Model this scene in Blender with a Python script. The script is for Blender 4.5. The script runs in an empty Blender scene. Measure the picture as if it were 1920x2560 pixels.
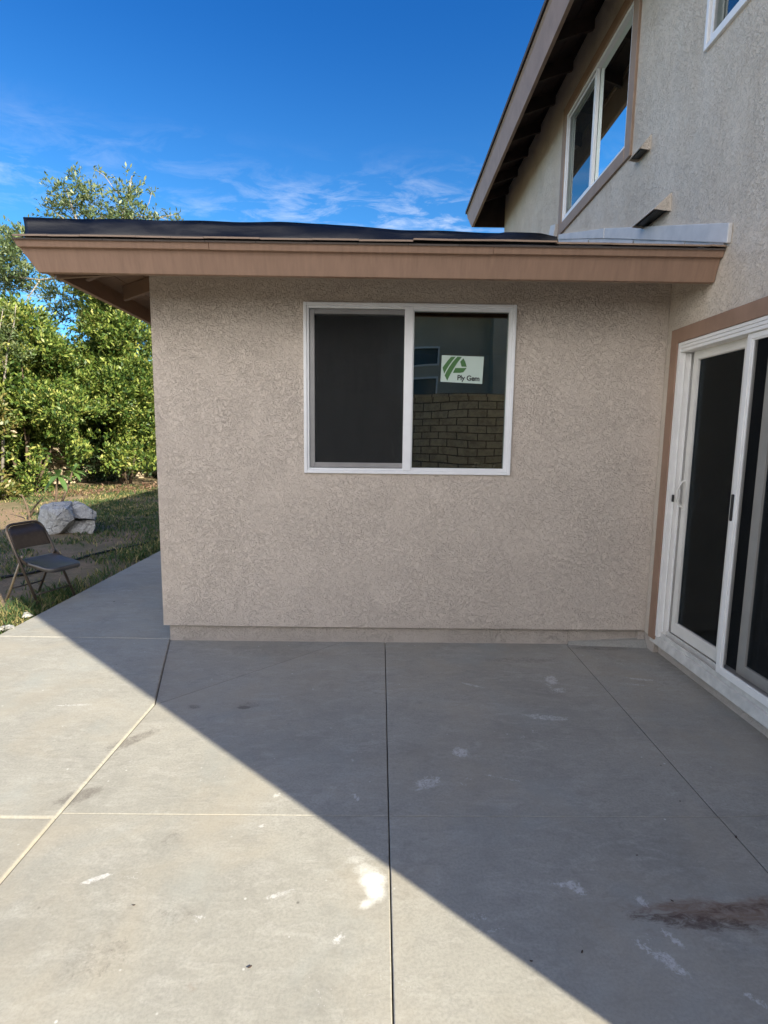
import bpy, bmesh, math, random
import numpy as np
from mathutils import Vector, Matrix, noise as mnoise

random.seed(4)
rng = np.random.default_rng(11)
scene = bpy.context.scene
COL = scene.collection

# ------------------------------------------------------------------ camera
CAM_H = 1.56
PITCH, ROLL, YAW = math.radians(7.677), math.radians(0.740), math.radians(0.431)
FOC = 1380.0 / 1920.0
fwd = Vector((math.sin(YAW) * math.cos(PITCH), math.cos(YAW) * math.cos(PITCH), -math.sin(PITCH)))
rt = Vector((math.cos(YAW), -math.sin(YAW), 0))
up = rt.cross(fwd)
right = math.cos(ROLL) * rt + math.sin(ROLL) * up
upv = -math.sin(ROLL) * rt + math.cos(ROLL) * up
cam_d = bpy.data.cameras.new("camera")
cam_d.sensor_fit = 'HORIZONTAL'
cam_d.sensor_width = 36.0
cam_d.lens = 36.0 * FOC
cam_d.clip_start = 0.05
cam_d.clip_end = 3000
cam = bpy.data.objects.new("camera", cam_d)
COL.objects.link(cam)
M3 = Matrix((right, upv, -fwd)).transposed()
cam.matrix_world = Matrix.Translation((0, 0, CAM_H)) @ M3.to_4x4()
scene.camera = cam


def _ray(px, py):
    return fwd * 1380.0 + right * (px - 960.0) - upv * (py - 1280.0)


def gz(px, py, z=0.0):
    """survey helper: the point of the level z seen at photo pixel (px, py)"""
    d = _ray(px, py)
    return Vector((0, 0, CAM_H)) + d * ((z - CAM_H) / d.z)


def at(px, py, y):
    """survey helper: the point at distance y seen at photo pixel (px, py)"""
    d = _ray(px, py)
    return Vector((0, 0, CAM_H)) + d * (y / d.y)


# ------------------------------------------------------------------ light
SUN_EL = math.radians(28.2)
SUN_AZ = math.atan2(0.736, -0.677)          # clockwise from +Y
SUN_DIR = Vector((math.cos(SUN_EL) * math.sin(SUN_AZ), math.cos(SUN_EL) * math.cos(SUN_AZ), math.sin(SUN_EL)))
world = bpy.data.worlds.new("World")
scene.world = world
world.use_nodes = True
wn = world.node_tree
wn.nodes.clear()


def wnode(t, **kw):
    n = wn.nodes.new(t)
    for k, v in kw.items():
        setattr(n, k, v)
    return n


w_out = wnode('ShaderNodeOutputWorld')
w_bg = wnode('ShaderNodeBackground')
w_bg.inputs['Strength'].default_value = 0.075
sky = wnode('ShaderNodeTexSky')
sky.sky_type = 'NISHITA'
sky.sun_disc = False
sky.sun_elevation = SUN_EL
sky.sun_rotation = SUN_AZ
sky.altitude = 300
sky.air_density = 1.0
sky.dust_density = 0.4
sky.ozone_density = 2.0
hsv = wnode('ShaderNodeHueSaturation')
hsv.inputs['Saturation'].default_value = 1.12
hsv.inputs['Value'].default_value = 1.0
wn.links.new(sky.outputs[0], hsv.inputs['Color'])
# thin wispy cloud, mapped on a flat layer overhead
tc = wnode('ShaderNodeTexCoord')
sep = wnode('ShaderNodeSeparateXYZ')
wn.links.new(tc.outputs['Generated'], sep.inputs[0])
zc = wnode('ShaderNodeMath', operation='MAXIMUM')
zc.inputs[1].default_value = 0.05
wn.links.new(sep.outputs['Z'], zc.inputs[0])
dx = wnode('ShaderNodeMath', operation='DIVIDE')
dy = wnode('ShaderNodeMath', operation='DIVIDE')
wn.links.new(sep.outputs['X'], dx.inputs[0]); wn.links.new(zc.outputs[0], dx.inputs[1])
wn.links.new(sep.outputs['Y'], dy.inputs[0]); wn.links.new(zc.outputs[0], dy.inputs[1])
comb = wnode('ShaderNodeCombineXYZ')
wn.links.new(dx.outputs[0], comb.inputs[0]); wn.links.new(dy.outputs[0], comb.inputs[1])
cmap = wnode('ShaderNodeMapping')
cmap.inputs['Location'].default_value = (7.4, 2.2, 0)
cmap.inputs['Rotation'].default_value = (0, 0, 0.5)
cmap.inputs['Scale'].default_value = (1.0, 1.35, 1.0)
wn.links.new(comb.outputs[0], cmap.inputs[0])
cn = wnode('ShaderNodeTexNoise')
cn.inputs['Scale'].default_value = 4.2
cn.inputs['Detail'].default_value = 9
cn.inputs['Roughness'].default_value = 0.66
cn.inputs['Distortion'].default_value = 0.5
wn.links.new(cmap.outputs[0], cn.inputs['Vector'])
cn2 = wnode('ShaderNodeTexNoise')
cn2.inputs['Scale'].default_value = 0.62
cn2.inputs['Detail'].default_value = 3
wn.links.new(cmap.outputs[0], cn2.inputs['Vector'])
cr = wnode('ShaderNodeValToRGB')
cr.color_ramp.elements[0].position = 0.46
cr.color_ramp.elements[1].position = 0.86
wn.links.new(cn.outputs[0], cr.inputs[0])
cr2 = wnode('ShaderNodeValToRGB')
cr2.color_ramp.elements[0].position = 0.42
cr2.color_ramp.elements[1].position = 0.62
wn.links.new(cn2.outputs[0], cr2.inputs[0])
cm = wnode('ShaderNodeMath', operation='MULTIPLY')
wn.links.new(cr.outputs[0], cm.inputs[0]); wn.links.new(cr2.outputs[0], cm.inputs[1])
# clouds lie low in the sky
ce = wnode('ShaderNodeMapRange')
ce.inputs['From Min'].default_value = 0.455
ce.inputs['From Max'].default_value = 0.30
ce.interpolation_type = 'SMOOTHSTEP'
wn.links.new(sep.outputs['Z'], ce.inputs['Value'])
cm2 = wnode('ShaderNodeMath', operation='MULTIPLY')
wn.links.new(cm.outputs[0], cm2.inputs[0]); wn.links.new(ce.outputs[0], cm2.inputs[1])
cm3 = wnode('ShaderNodeMath', operation='MULTIPLY')
cm3.inputs[1].default_value = 0.85
wn.links.new(cm2.outputs[0], cm3.inputs[0])
cmix = wnode('ShaderNodeMix', data_type='RGBA')
cmix.inputs[7].default_value = (6.2, 6.3, 6.5, 1)
wn.links.new(cm3.outputs[0], cmix.inputs[0])
tint = wnode('ShaderNodeMix', data_type='RGBA', blend_type='MULTIPLY')
tint.inputs[0].default_value = 1.0
tint_e = wnode('ShaderNodeMapRange')
tint_e.interpolation_type = 'SMOOTHSTEP'
tint_e.inputs['From Min'].default_value = 0.26
tint_e.inputs['From Max'].default_value = 0.62
wn.links.new(sep.outputs['Z'], tint_e.inputs['Value'])
tint_c = wnode('ShaderNodeMix', data_type='RGBA')          # deep, dry, clear blue overhead, paler low down
tint_c.inputs[6].default_value = (0.36, 0.80, 1.06, 1)
tint_c.inputs[7].default_value = (0.12, 0.54, 0.97, 1)
wn.links.new(tint_e.outputs[0], tint_c.inputs[0])
wn.links.new(tint_c.outputs[2], tint.inputs[7])
wn.links.new(hsv.outputs[0], tint.inputs[6])
wn.links.new(tint.outputs[2], cmix.inputs[6])
# bright cloud haze added to the unseen sky behind the viewer as fill light
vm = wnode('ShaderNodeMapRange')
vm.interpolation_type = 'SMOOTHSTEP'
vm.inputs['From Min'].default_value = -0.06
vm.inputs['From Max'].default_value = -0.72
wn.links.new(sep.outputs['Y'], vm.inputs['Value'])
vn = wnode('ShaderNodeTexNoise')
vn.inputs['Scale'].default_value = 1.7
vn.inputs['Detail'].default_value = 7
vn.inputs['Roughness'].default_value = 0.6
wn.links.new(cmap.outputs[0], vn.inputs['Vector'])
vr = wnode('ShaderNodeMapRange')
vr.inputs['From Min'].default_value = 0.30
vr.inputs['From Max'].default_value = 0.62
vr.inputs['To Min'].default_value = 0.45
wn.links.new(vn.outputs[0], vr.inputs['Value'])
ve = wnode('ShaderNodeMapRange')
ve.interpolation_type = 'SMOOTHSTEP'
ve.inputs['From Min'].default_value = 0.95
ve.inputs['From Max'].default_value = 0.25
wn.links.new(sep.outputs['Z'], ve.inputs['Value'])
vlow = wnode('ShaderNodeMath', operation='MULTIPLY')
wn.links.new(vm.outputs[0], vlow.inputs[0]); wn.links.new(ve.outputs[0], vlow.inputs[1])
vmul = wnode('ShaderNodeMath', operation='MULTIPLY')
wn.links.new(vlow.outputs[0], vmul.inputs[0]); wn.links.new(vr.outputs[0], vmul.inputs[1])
fill_veil = wnode('ShaderNodeMix', data_type='RGBA')
fill_veil.inputs[7].default_value = (21.5, 20.6, 20.2, 1)
wn.links.new(vmul.outputs[0], fill_veil.inputs[0])
wn.links.new(cmix.outputs[2], fill_veil.inputs[6])
wn.links.new(fill_veil.outputs[2], w_bg.inputs['Color'])
wn.links.new(w_bg.outputs[0], w_out.inputs['Surface'])

sun_d = bpy.data.lights.new("sun", 'SUN')
sun_d.energy = 4.3
sun_d.angle = math.radians(0.53)
sun_d.color = (1.0, 0.92, 0.74)
sun = bpy.data.objects.new("sun", sun_d)
COL.objects.link(sun)
sun.rotation_euler = SUN_DIR.to_track_quat('Z', 'Y').to_euler()
sun.location = (30, -28, 25)

scene.view_settings.view_transform = 'Standard'
scene.view_settings.look = 'None'
scene.view_settings.gamma = 1.0
scene.view_settings.exposure = 1.48
scene.cycles.max_bounces = 10
scene.cycles.transparent_max_bounces = 16
scene.cycles.sample_clamp_indirect = 6
scene.cycles.use_denoising = True


# ------------------------------------------------------------------ materials
class NT:
    """small wrapper to write node trees briefly"""
    def __init__(self, name):
        self.m = bpy.data.materials.new(name)
        self.m.use_nodes = True
        self.t = self.m.node_tree
        self.t.nodes.clear()
        self.out = self.t.nodes.new('ShaderNodeOutputMaterial')
        self.p = self.t.nodes.new('ShaderNodeBsdfPrincipled')
        self.t.links.new(self.p.outputs[0], self.out.inputs[0])
        g = self.t.nodes.new('ShaderNodeNewGeometry')
        self.pos = g.outputs['Position']
        self.geo = g
        self.obj = None

    def n(self, t, **kw):
        x = self.t.nodes.new(t)
        for k, v in kw.items():
            setattr(x, k, v)
        return x

    def link(self, a, b):
        self.t.links.new(a, b)

    def val(self, sock, v):
        if hasattr(v, 'is_output'):
            self.link(v, sock)
        else:
            sock.default_value = v

    def mapping(self, scale=(1, 1, 1), loc=(0, 0, 0), rot=(0, 0, 0), vec=None, kind='POINT'):
        x = self.n('ShaderNodeMapping', vector_type=kind)
        x.inputs['Location'].default_value = loc
        x.inputs['Rotation'].default_value = rot
        x.inputs['Scale'].default_value = scale
        self.link(vec or self.pos, x.inputs[0])
        return x.outputs[0]

    def noise(self, scale, detail=4, rough=0.5, dist=0.0, vec=None):
        x = self.n('ShaderNodeTexNoise')
        x.inputs['Scale'].default_value = scale
        x.inputs['Detail'].default_value = detail
        x.inputs['Roughness'].default_value = rough
        x.inputs['Distortion'].default_value = dist
        self.link(vec or self.pos, x.inputs['Vector'])
        return x.outputs[0]

    def voro(self, scale, feature='F1', vec=None, rnd=1.0):
        x = self.n('ShaderNodeTexVoronoi', feature=feature)
        x.inputs['Scale'].default_value = scale
        x.inputs['Randomness'].default_value = rnd
        self.link(vec or self.pos, x.inputs['Vector'])
        return x.outputs['Distance']

    def ramp(self, f, *stops):
        x = self.n('ShaderNodeValToRGB')
        r = x.color_ramp
        while len(r.elements) < len(stops):
            r.elements.new(0.5)
        for e, (p, c) in zip(r.elements, stops):
            e.position = p
            if not isinstance(c, (tuple, list)):
                c = (c, c, c)
            e.color = (*c[:3], 1)
        self.link(f, x.inputs[0])
        return x.outputs[0]

    def math(self, op, a, b=0.0, clamp=False):
        x = self.n('ShaderNodeMath', operation=op)
        x.use_clamp = clamp
        self.val(x.inputs[0], a)
        self.val(x.inputs[1], b)
        return x.outputs[0]

    def mix(self, f, a, b, mode='MIX'):
        x = self.n('ShaderNodeMix', data_type='RGBA', blend_type=mode)
        self.val(x.inputs[0], f)
        for s, v in ((x.inputs[6], a), (x.inputs[7], b)):
            if isinstance(v, (tuple, list)):
                s.default_value = (*v[:3], 1)
            else:
                self.link(v, s)
        return x.outputs[2]

    def mapr(self, v, a, b, c=0.0, d=1.0, smooth=True):
        x = self.n('ShaderNodeMapRange')
        if smooth:
            x.interpolation_type = 'SMOOTHSTEP'
        self.link(v, x.inputs['Value'])
        x.inputs['From Min'].default_value = a
        x.inputs['From Max'].default_value = b
        x.inputs['To Min'].default_value = c
        x.inputs['To Max'].default_value = d
        return x.outputs[0]

    def bump(self, h, strength=0.5, dist=0.01, normal=None):
        x = self.n('ShaderNodeBump')
        x.inputs['Strength'].default_value = strength
        x.inputs['Distance'].default_value = dist
        self.link(h, x.inputs['Height'])
        if normal:
            self.link(normal, x.inputs['Normal'])
        return x.outputs[0]

    def fin(self, color=None, rough=None, normal=None, **kw):
        for key, v in (('Base Color', color), ('Roughness', rough)):
            if v is None:
                continue
            if isinstance(v, (tuple, list)):
                self.p.inputs[key].default_value = (*v[:3], 1)
            else:
                self.val(self.p.inputs[key], v)
        if normal:
            self.link(normal, self.p.inputs['Normal'])
        for k, v in kw.items():
            self.val(self.p.inputs[k.replace('_', ' ')], v)
        return self.m


def mat_stucco(name, base, lo, relief=0.006, scale=1.0, streak=0.0):
    N = NT(name)
    warp = N.noise(14 * scale, 3, 0.5)
    # knocked-down dashes of render: raised flat islands with curled rims
    n1 = N.noise(17 * scale, 3, 0.55, 2.4)
    isl = N.ramp(n1, (0.47, 0.0), (0.50, 1.0), (0.60, 0.75))
    n2 = N.noise(40 * scale, 2, 0.5, 2.2)
    isl2 = N.ramp(n2, (0.50, 0.0), (0.53, 1.0), (0.62, 0.8))
    patch = N.ramp(N.noise(3.0, 4, 0.65), (0.36, 0.45), (0.60, 1.0))
    fine = N.noise(260, 2, 0.6)
    h = N.math('ADD', N.math('MULTIPLY', isl, 0.55), N.math('MULTIPLY', isl2, 0.40))
    h = N.math('MULTIPLY', h, patch)
    h = N.math('ADD', h, N.math('MULTIPLY', fine, 0.16))
    h = N.math('ADD', h, N.math('MULTIPLY', warp, 0.6))
    big = N.noise(1.6, 5, 0.6)
    c = N.mix(N.ramp(big, (0.35, 0.0), (0.68, 1.0)), lo, base)
    c = N.mix(N.math('MULTIPLY', isl, 0.10), c, tuple(min(1, x * 1.25) for x in base))
    if streak:
        sv = N.mapping(scale=(5, 2.2, 0.55))
        s = N.ramp(N.noise(1.6, 5, 0.65, 0.3, sv), (0.42, 0.0), (0.70, 1.0))
        c = N.mix(N.math('MULTIPLY', s, streak), c, (0.76, 0.71, 0.63))
        s2 = N.ramp(N.noise(1.1, 5, 0.65, 0.2, N.mapping(scale=(4, 1.8, 0.5), loc=(4, 7, 2))), (0.48, 0.0), (0.72, 1.0))
        c = N.mix(N.math('MULTIPLY', s2, streak * 0.6), c, tuple(x * 0.66 for x in lo))
    return N.fin(c, 0.92, N.bump(h, 0.85, relief * 2.2))


def mat_paint(name, col, rough=0.5, var=0.12, grain=None, bump=0.0006):
    N = NT(name)
    v = N.mapping(scale=grain or (1, 1, 1))
    a = N.noise(7, 5, 0.6, 0.2, v)
    f = N.noise(170, 3, 0.6, 0, v)
    c = N.mix(N.ramp(a, (0.3, 0.0), (0.7, 1.0)), tuple(x * (1 - var) for x in col), tuple(min(1, x * (1 + var)) for x in col))
    hgt = N.math('ADD', N.math('MULTIPLY', a, 0.6), N.math('MULTIPLY', f, 0.4))
    return N.fin(c, rough, N.bump(hgt, 0.5, bump))


def mat_flat(name, col, rough=0.5, metal=0.0, var=0.06, scale=12, **kw):
    N = NT(name)
    a = N.noise(scale, 4, 0.6)
    c = N.mix(N.ramp(a, (0.3, 0.0), (0.7, 1.0)), tuple(x * (1 - var) for x in col), tuple(min(1, x * (1 + var)) for x in col))
    r = N.mapr(a, 0.3, 0.7, max(0.02, rough - 0.06), min(1, rough + 0.08), False)
    return N.fin(c, r, Metallic=metal, **kw)


def mat_glass(name, tint, refl=1.0, wave=0.0):
    N = NT(name)
    g = N.n('ShaderNodeBsdfGlossy')
    g.inputs['Roughness'].default_value = 0.0
    g.inputs['Color'].default_value = (0.92, 1.0, 0.95, 1)
    tr = N.n('ShaderNodeBsdfTransparent')
    tr.inputs['Color'].default_value = (*tint, 1)
    fr = N.n('ShaderNodeFresnel')
    fr.inputs['IOR'].default_value = 1.52
    fac = N.math('MULTIPLY', fr.outputs[0], refl, True)
    ms = N.n('ShaderNodeMixShader')
    N.link(fac, ms.inputs[0])
    N.link(tr.outputs[0], ms.inputs[1])
    N.link(g.outputs[0], ms.inputs[2])
    if wave:
        nb = N.bump(N.noise(1.3, 1, 0.4), 0.35, wave)
        N.link(nb, g.inputs['Normal'])
    N.link(ms.outputs[0], N.out.inputs[0])
    return N.m


def mat_screen(name, col, open_):
    """insect mesh: mostly dark fibre, partly see-through"""
    N = NT(name)
    d = N.n('ShaderNodeBsdfDiffuse')
    wv = N.noise(9, 3, 0.6, 0, N.mapping(scale=(3, 3, 0.6)))
    c = N.mix(N.ramp(wv, (0.3, 0.0), (0.7, 1.0)), tuple(x * 0.8 for x in col), tuple(x * 1.15 for x in col))
    N.link(c, d.inputs['Color'])
    tr = N.n('ShaderNodeBsdfTransparent')
    ms = N.n('ShaderNodeMixShader')
    ms.inputs[0].default_value = open_
    N.link(d.outputs[0], ms.inputs[1])
    N.link(tr.outputs[0], ms.inputs[2])
    N.link(ms.outputs[0], N.out.inputs[0])
    return N.m


def mat_leaf(name, stops, rough=0.42, trans=0.28, spec=0.5):
    N = NT(name)
    rn = N.geo.outputs['Random Per Island']
    big = N.noise(1.1, 3, 0.5)
    f = N.math('ADD', N.math('MULTIPLY', rn, 0.75), N.math('MULTIPLY', N.mapr(big, 0.3, 0.7), 0.25))
    c = N.ramp(f, *stops)
    N.fin(c, rough)
    N.p.inputs['Specular IOR Level'].default_value = spec
    tl = N.n('ShaderNodeBsdfTranslucent')
    N.link(N.mix(0.5, c, (0.20, 0.26, 0.02), 'ADD'), tl.inputs['Color'])
    ms = N.n('ShaderNodeMixShader')
    ms.inputs[0].default_value = trans
    N.link(N.p.outputs[0], ms.inputs[1])
    N.link(tl.outputs[0], ms.inputs[2])
    N.link(ms.outputs[0], N.out.inputs[0])
    return N.m


def mat_concrete():
    N = NT('weathered_concrete')
    flat = N.n('ShaderNodeVectorMath', operation='MULTIPLY')
    flat.inputs[1].default_value = (1, 1, 0)
    N.link(N.pos, flat.inputs[0])
    P = flat.outputs[0]
    big = N.noise(0.9, 5, 0.62, 0.4, P)
    mid = N.noise(4.5, 6, 0.68, 0.5, P)
    st = N.noise(6, 7, 0.72, 0.9, N.mapping(scale=(0.8, 2.0, 1), vec=P))      # trowel drag marks
    fine = N.noise(95, 4, 0.7, 0, P)
    pore = N.noise(27, 9, 0.82, 0.6, N.mapping(scale=(0.8, 1.25, 1), vec=P))
    grit = N.noise(420, 2, 0.7, 0, P)
    c = N.mix(N.ramp(big, (0.34, 0.0), (0.66, 1.0)), (0.290, 0.280, 0.246), (0.375, 0.362, 0.318))
    c = N.mix(N.math('MULTIPLY', N.ramp(mid, (0.50, 0.0), (0.70, 1.0)), 0.36), c, (0.205, 0.198, 0.178))
    c = N.mix(N.math('MULTIPLY', N.ramp(st, (0.50, 0.0), (0.66, 1.0)), 0.50), c, (0.44, 0.425, 0.385))
    st2 = N.noise(11, 7, 0.74, 1.0, N.mapping(scale=(0.75, 1.9, 1), loc=(5, 2, 0), vec=P))
    c = N.mix(N.math('MULTIPLY', N.ramp(st2, (0.54, 0.0), (0.72, 1.0)), 0.38), c, (0.19, 0.18, 0.165))
    c = N.mix(N.math('MULTIPLY', N.ramp(fine, (0.38, 1.0), (0.56, 0.0)), 0.30), c, (0.17, 0.163, 0.148))
    c = N.mix(N.math('MULTIPLY', N.ramp(grit, (0.60, 0.0), (0.75, 1.0)), 0.15), c, (0.52, 0.50, 0.46))
    pmask = N.ramp(N.noise(1.9, 6, 0.72, 0.6, N.mapping(loc=(4, 9, 0), vec=P)), (0.44, 0.12), (0.62, 1.0))
    c = N.mix(N.math('MULTIPLY', N.math('MULTIPLY', N.ramp(pore, (0.40, 1.0), (0.50, 0.0)), pmask), 0.46), c, (0.205, 0.196, 0.170))
    c = N.mix(N.math('MULTIPLY', N.ramp(pore, (0.56, 0.0), (0.68, 1.0)), 0.26), c, (0.50, 0.485, 0.43))
    wm = N.ramp(N.noise(1.7, 5, 0.6, 0.5, N.mapping(loc=(1, 6, 0), vec=P)), (0.46, 0.0), (0.66, 1.0))
    c = N.mix(N.math('MULTIPLY', wm, 0.35), c, (0.385, 0.335, 0.255))
    # bluish old sealer blotches
    bl = N.ramp(N.noise(2.1, 4, 0.6, 0.3, N.mapping(loc=(9, 3, 0), vec=P)), (0.54, 0.0), (0.70, 1.0))
    c = N.mix(N.math('MULTIPLY', bl, 0.35), c, (0.30, 0.325, 0.315))
    # dark pits
    pit = N.voro(7.5, vec=P)
    pm = N.math('MULTIPLY', N.ramp(pit, (0.025, 1.0), (0.055, 0.0)), N.ramp(N.noise(3, 2, 0.5, 0, P), (0.50, 0.0), (0.56, 1.0)))
    c = N.mix(N.math('MULTIPLY', pm, 0.75), c, (0.09, 0.082, 0.072))
    # lime / paint splashes
    sp = N.voro(10.0, vec=N.mapping(loc=(3.3, 1.2, 0), vec=P))
    sm = N.math('MULTIPLY', N.ramp(sp, (0.026, 1.0), (0.06, 0.0)), N.ramp(N.noise(2.2, 2, 0.5, 0, N.mapping(loc=(2, 8, 0), vec=P)), (0.44, 0.0), (0.54, 1.0)))
    c = N.mix(N.math('MULTIPLY', sm, 0.7), c, (0.68, 0.67, 0.65))
    # plaster prints, scuffs and rust: soft masks stored per vertex (see STAINS), broken up here
    ragged = N.noise(34, 5, 0.75, 0.8, P)
    ragged2 = N.noise(120, 3, 0.7, 0.4, P)
    att = N.n('ShaderNodeAttribute', attribute_name='stains')
    sc = N.n('ShaderNodeSeparateColor')
    N.link(att.outputs['Color'], sc.inputs[0])
    att2 = N.n('ShaderNodeAttribute', attribute_name='stains2')
    sc2 = N.n('ShaderNodeSeparateColor')
    N.link(att2.outputs['Color'], sc2.inputs[0])

    def broken(a, lo, hi, src, k):
        x = N.math('ADD', a, N.math('MULTIPLY', N.math('SUBTRACT', src, 0.5), k))
        return N.math('MULTIPLY', N.mapr(x, lo, hi), N.mapr(a, 0.0, 0.12))
    streaky = N.noise(26, 7, 0.75, 0.8, N.mapping(scale=(0.55, 1.3, 1), vec=P))
    both = N.math('ADD', N.math('MULTIPLY', ragged, 0.6), N.math('MULTIPLY', ragged2, 0.4))
    c = N.mix(N.math('MULTIPLY', broken(sc.outputs[1], 0.25, 0.75, both, 1.5), 0.75), c, (0.13, 0.115, 0.10))
    c = N.mix(N.math('MULTIPLY', broken(sc.outputs[0], 0.48, 1.05, both, 3.2), 0.72), c, (0.62, 0.61, 0.60))
    c = N.mix(N.math('MULTIPLY', broken(sc2.outputs[0], 0.10, 1.25, both, 1.5), 0.85), c, (0.78, 0.77, 0.73))
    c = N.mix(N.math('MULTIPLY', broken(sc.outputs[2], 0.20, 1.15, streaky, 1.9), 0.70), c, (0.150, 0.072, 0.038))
    c = N.mix(N.math('MULTIPLY', broken(sc2.outputs[1], 0.30, 1.0, streaky, 2.6), 0.70), c, (0.055, 0.028, 0.022))
    sz = N.n('ShaderNodeSeparateXYZ')
    N.link(N.pos, sz.inputs[0])
    c = N.mix(N.math('MULTIPLY', N.mapr(sz.outputs[2], -0.0030, -0.0075), 0.9), c, (0.045, 0.038, 0.030))   # dirt packed in the joints
    h = N.math('ADD', N.math('MULTIPLY', fine, 0.5), N.math('MULTIPLY', st, 0.5))
    h = N.math('ADD', h, N.math('MULTIPLY', grit, 0.25))
    return N.fin(c, 0.85, N.bump(h, 0.55, 0.0022))


def mat_ground():
    N = NT('lawn_soil')
    big = N.noise(0.8, 5, 0.6, 0.3)
    mid = N.noise(5, 6, 0.7, 0.4)
    fine = N.noise(60, 4, 0.7)
    c = N.mix(N.ramp(big, (0.36, 0.0), (0.62, 1.0)), (0.265, 0.175, 0.105), (0.150, 0.130, 0.060))
    c = N.mix(N.math('MULTIPLY', N.ramp(mid, (0.42, 0.0), (0.66, 1.0)), 0.6), c, (0.34, 0.235, 0.145))
    c = N.mix(N.math('MULTIPLY', N.ramp(fine, (0.38, 1.0), (0.55, 0.0)), 0.5), c, (0.07, 0.055, 0.035))
    return N.fin(c, 0.95, N.bump(N.math('ADD', mid, N.math('MULTIPLY', fine, 0.5)), 0.8, 0.03))


def mat_shingle():
    N = NT('roof_shingle')
    br = N.n('ShaderNodeTexBrick')
    br.inputs['Scale'].default_value = 1.0
    br.inputs['Brick Width'].default_value = 0.30
    br.inputs['Row Height'].default_value = 0.14
    br.inputs['Mortar Size'].default_value = 0.004
    br.inputs['Color1'].default_value = (0.060, 0.047, 0.040, 1)
    br.inputs['Color2'].default_value = (0.095, 0.075, 0.062, 1)
    br.inputs['Mortar'].default_value = (0.02, 0.017, 0.015, 1)
    N.link(N.pos, br.inputs['Vector'])
    g = N.noise(220, 3, 0.7)
    c = N.mix(N.math('MULTIPLY', g, 0.6), br.outputs[0], (0.13, 0.105, 0.09))
    return N.fin(c, 0.9, N.bump(g, 0.7, 0.004))


def mat_rock():
    N = NT('boulder_stone')
    a = N.noise(5, 7, 0.65, 0.5)
    b = N.noise(38, 5, 0.7)
    crack = N.voro(3.2, 'DISTANCE_TO_EDGE', N.mapping(scale=(1, 1, 1.8)))
    c = N.mix(N.ramp(a, (0.32, 0.0), (0.68, 1.0)), (0.36, 0.355, 0.335), (0.60, 0.59, 0.56))
    c = N.mix(N.math('MULTIPLY', N.ramp(b, (0.40, 1.0), (0.58, 0.0)), 0.45), c, (0.20, 0.19, 0.17))
    c = N.mix(N.math('MULTIPLY', N.ramp(b, (0.58, 0.0), (0.70, 1.0)), 0.5), c, (0.72, 0.71, 0.68))
    h = N.math('ADD', N.math('MULTIPLY', a, 1.0), N.math('MULTIPLY', b, 0.35))
    h = N.math('ADD', h, N.ramp(crack, (0.0, 0.0), (0.03, 0.35)))
    return N.fin(c, 0.9, N.bump(h, 0.9, 0.05))


def mat_blockwall():
    N = NT('slump_block')
    br = N.n('ShaderNodeTexBrick')
    br.inputs['Scale'].default_value = 1.0
    br.inputs['Brick Width'].default_value = 0.39
    br.inputs['Row Height'].default_value = 0.168
    br.inputs['Mortar Size'].default_value = 0.012
    br.inputs['Color1'].default_value = (0.54, 0.45, 0.32, 1)
    br.inputs['Color2'].default_value = (0.45, 0.365, 0.255, 1)
    br.inputs['Mortar'].default_value = (0.12, 0.10, 0.075, 1)
    v = N.n('ShaderNodeCombineXYZ')
    s = N.n('ShaderNodeSeparateXYZ')
    N.link(N.pos, s.inputs[0])
    N.link(N.math('ADD', s.outputs[0], s.outputs[1]), v.inputs[0])
    N.link(s.outputs[2], v.inputs[1])
    N.link(v.outputs[0], br.inputs['Vector'])
    n = N.noise(9, 5, 0.65)
    c = N.mix(N.math('MULTIPLY', N.ramp(n, (0.42, 0.0), (0.65, 1.0)), 0.5), br.outputs[0], (0.15, 0.12, 0.085))
    h = N.math('ADD', N.math('MULTIPLY', br.outputs['Fac'], -1.0), N.math('MULTIPLY', n, 0.5))
    return N.fin(c, 0.93, N.bump(h, 0.8, 0.015))


def mat_wood(name, a, b, rough=0.7):
    N = NT(name)
    n = N.noise(5, 6, 0.65, 0.6, N.mapping(scale=(1, 1, 6)))
    c = N.mix(N.ramp(n, (0.3, 0.0), (0.7, 1.0)), a, b)
    return N.fin(c, rough, N.bump(n, 0.5, 0.004))


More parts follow.
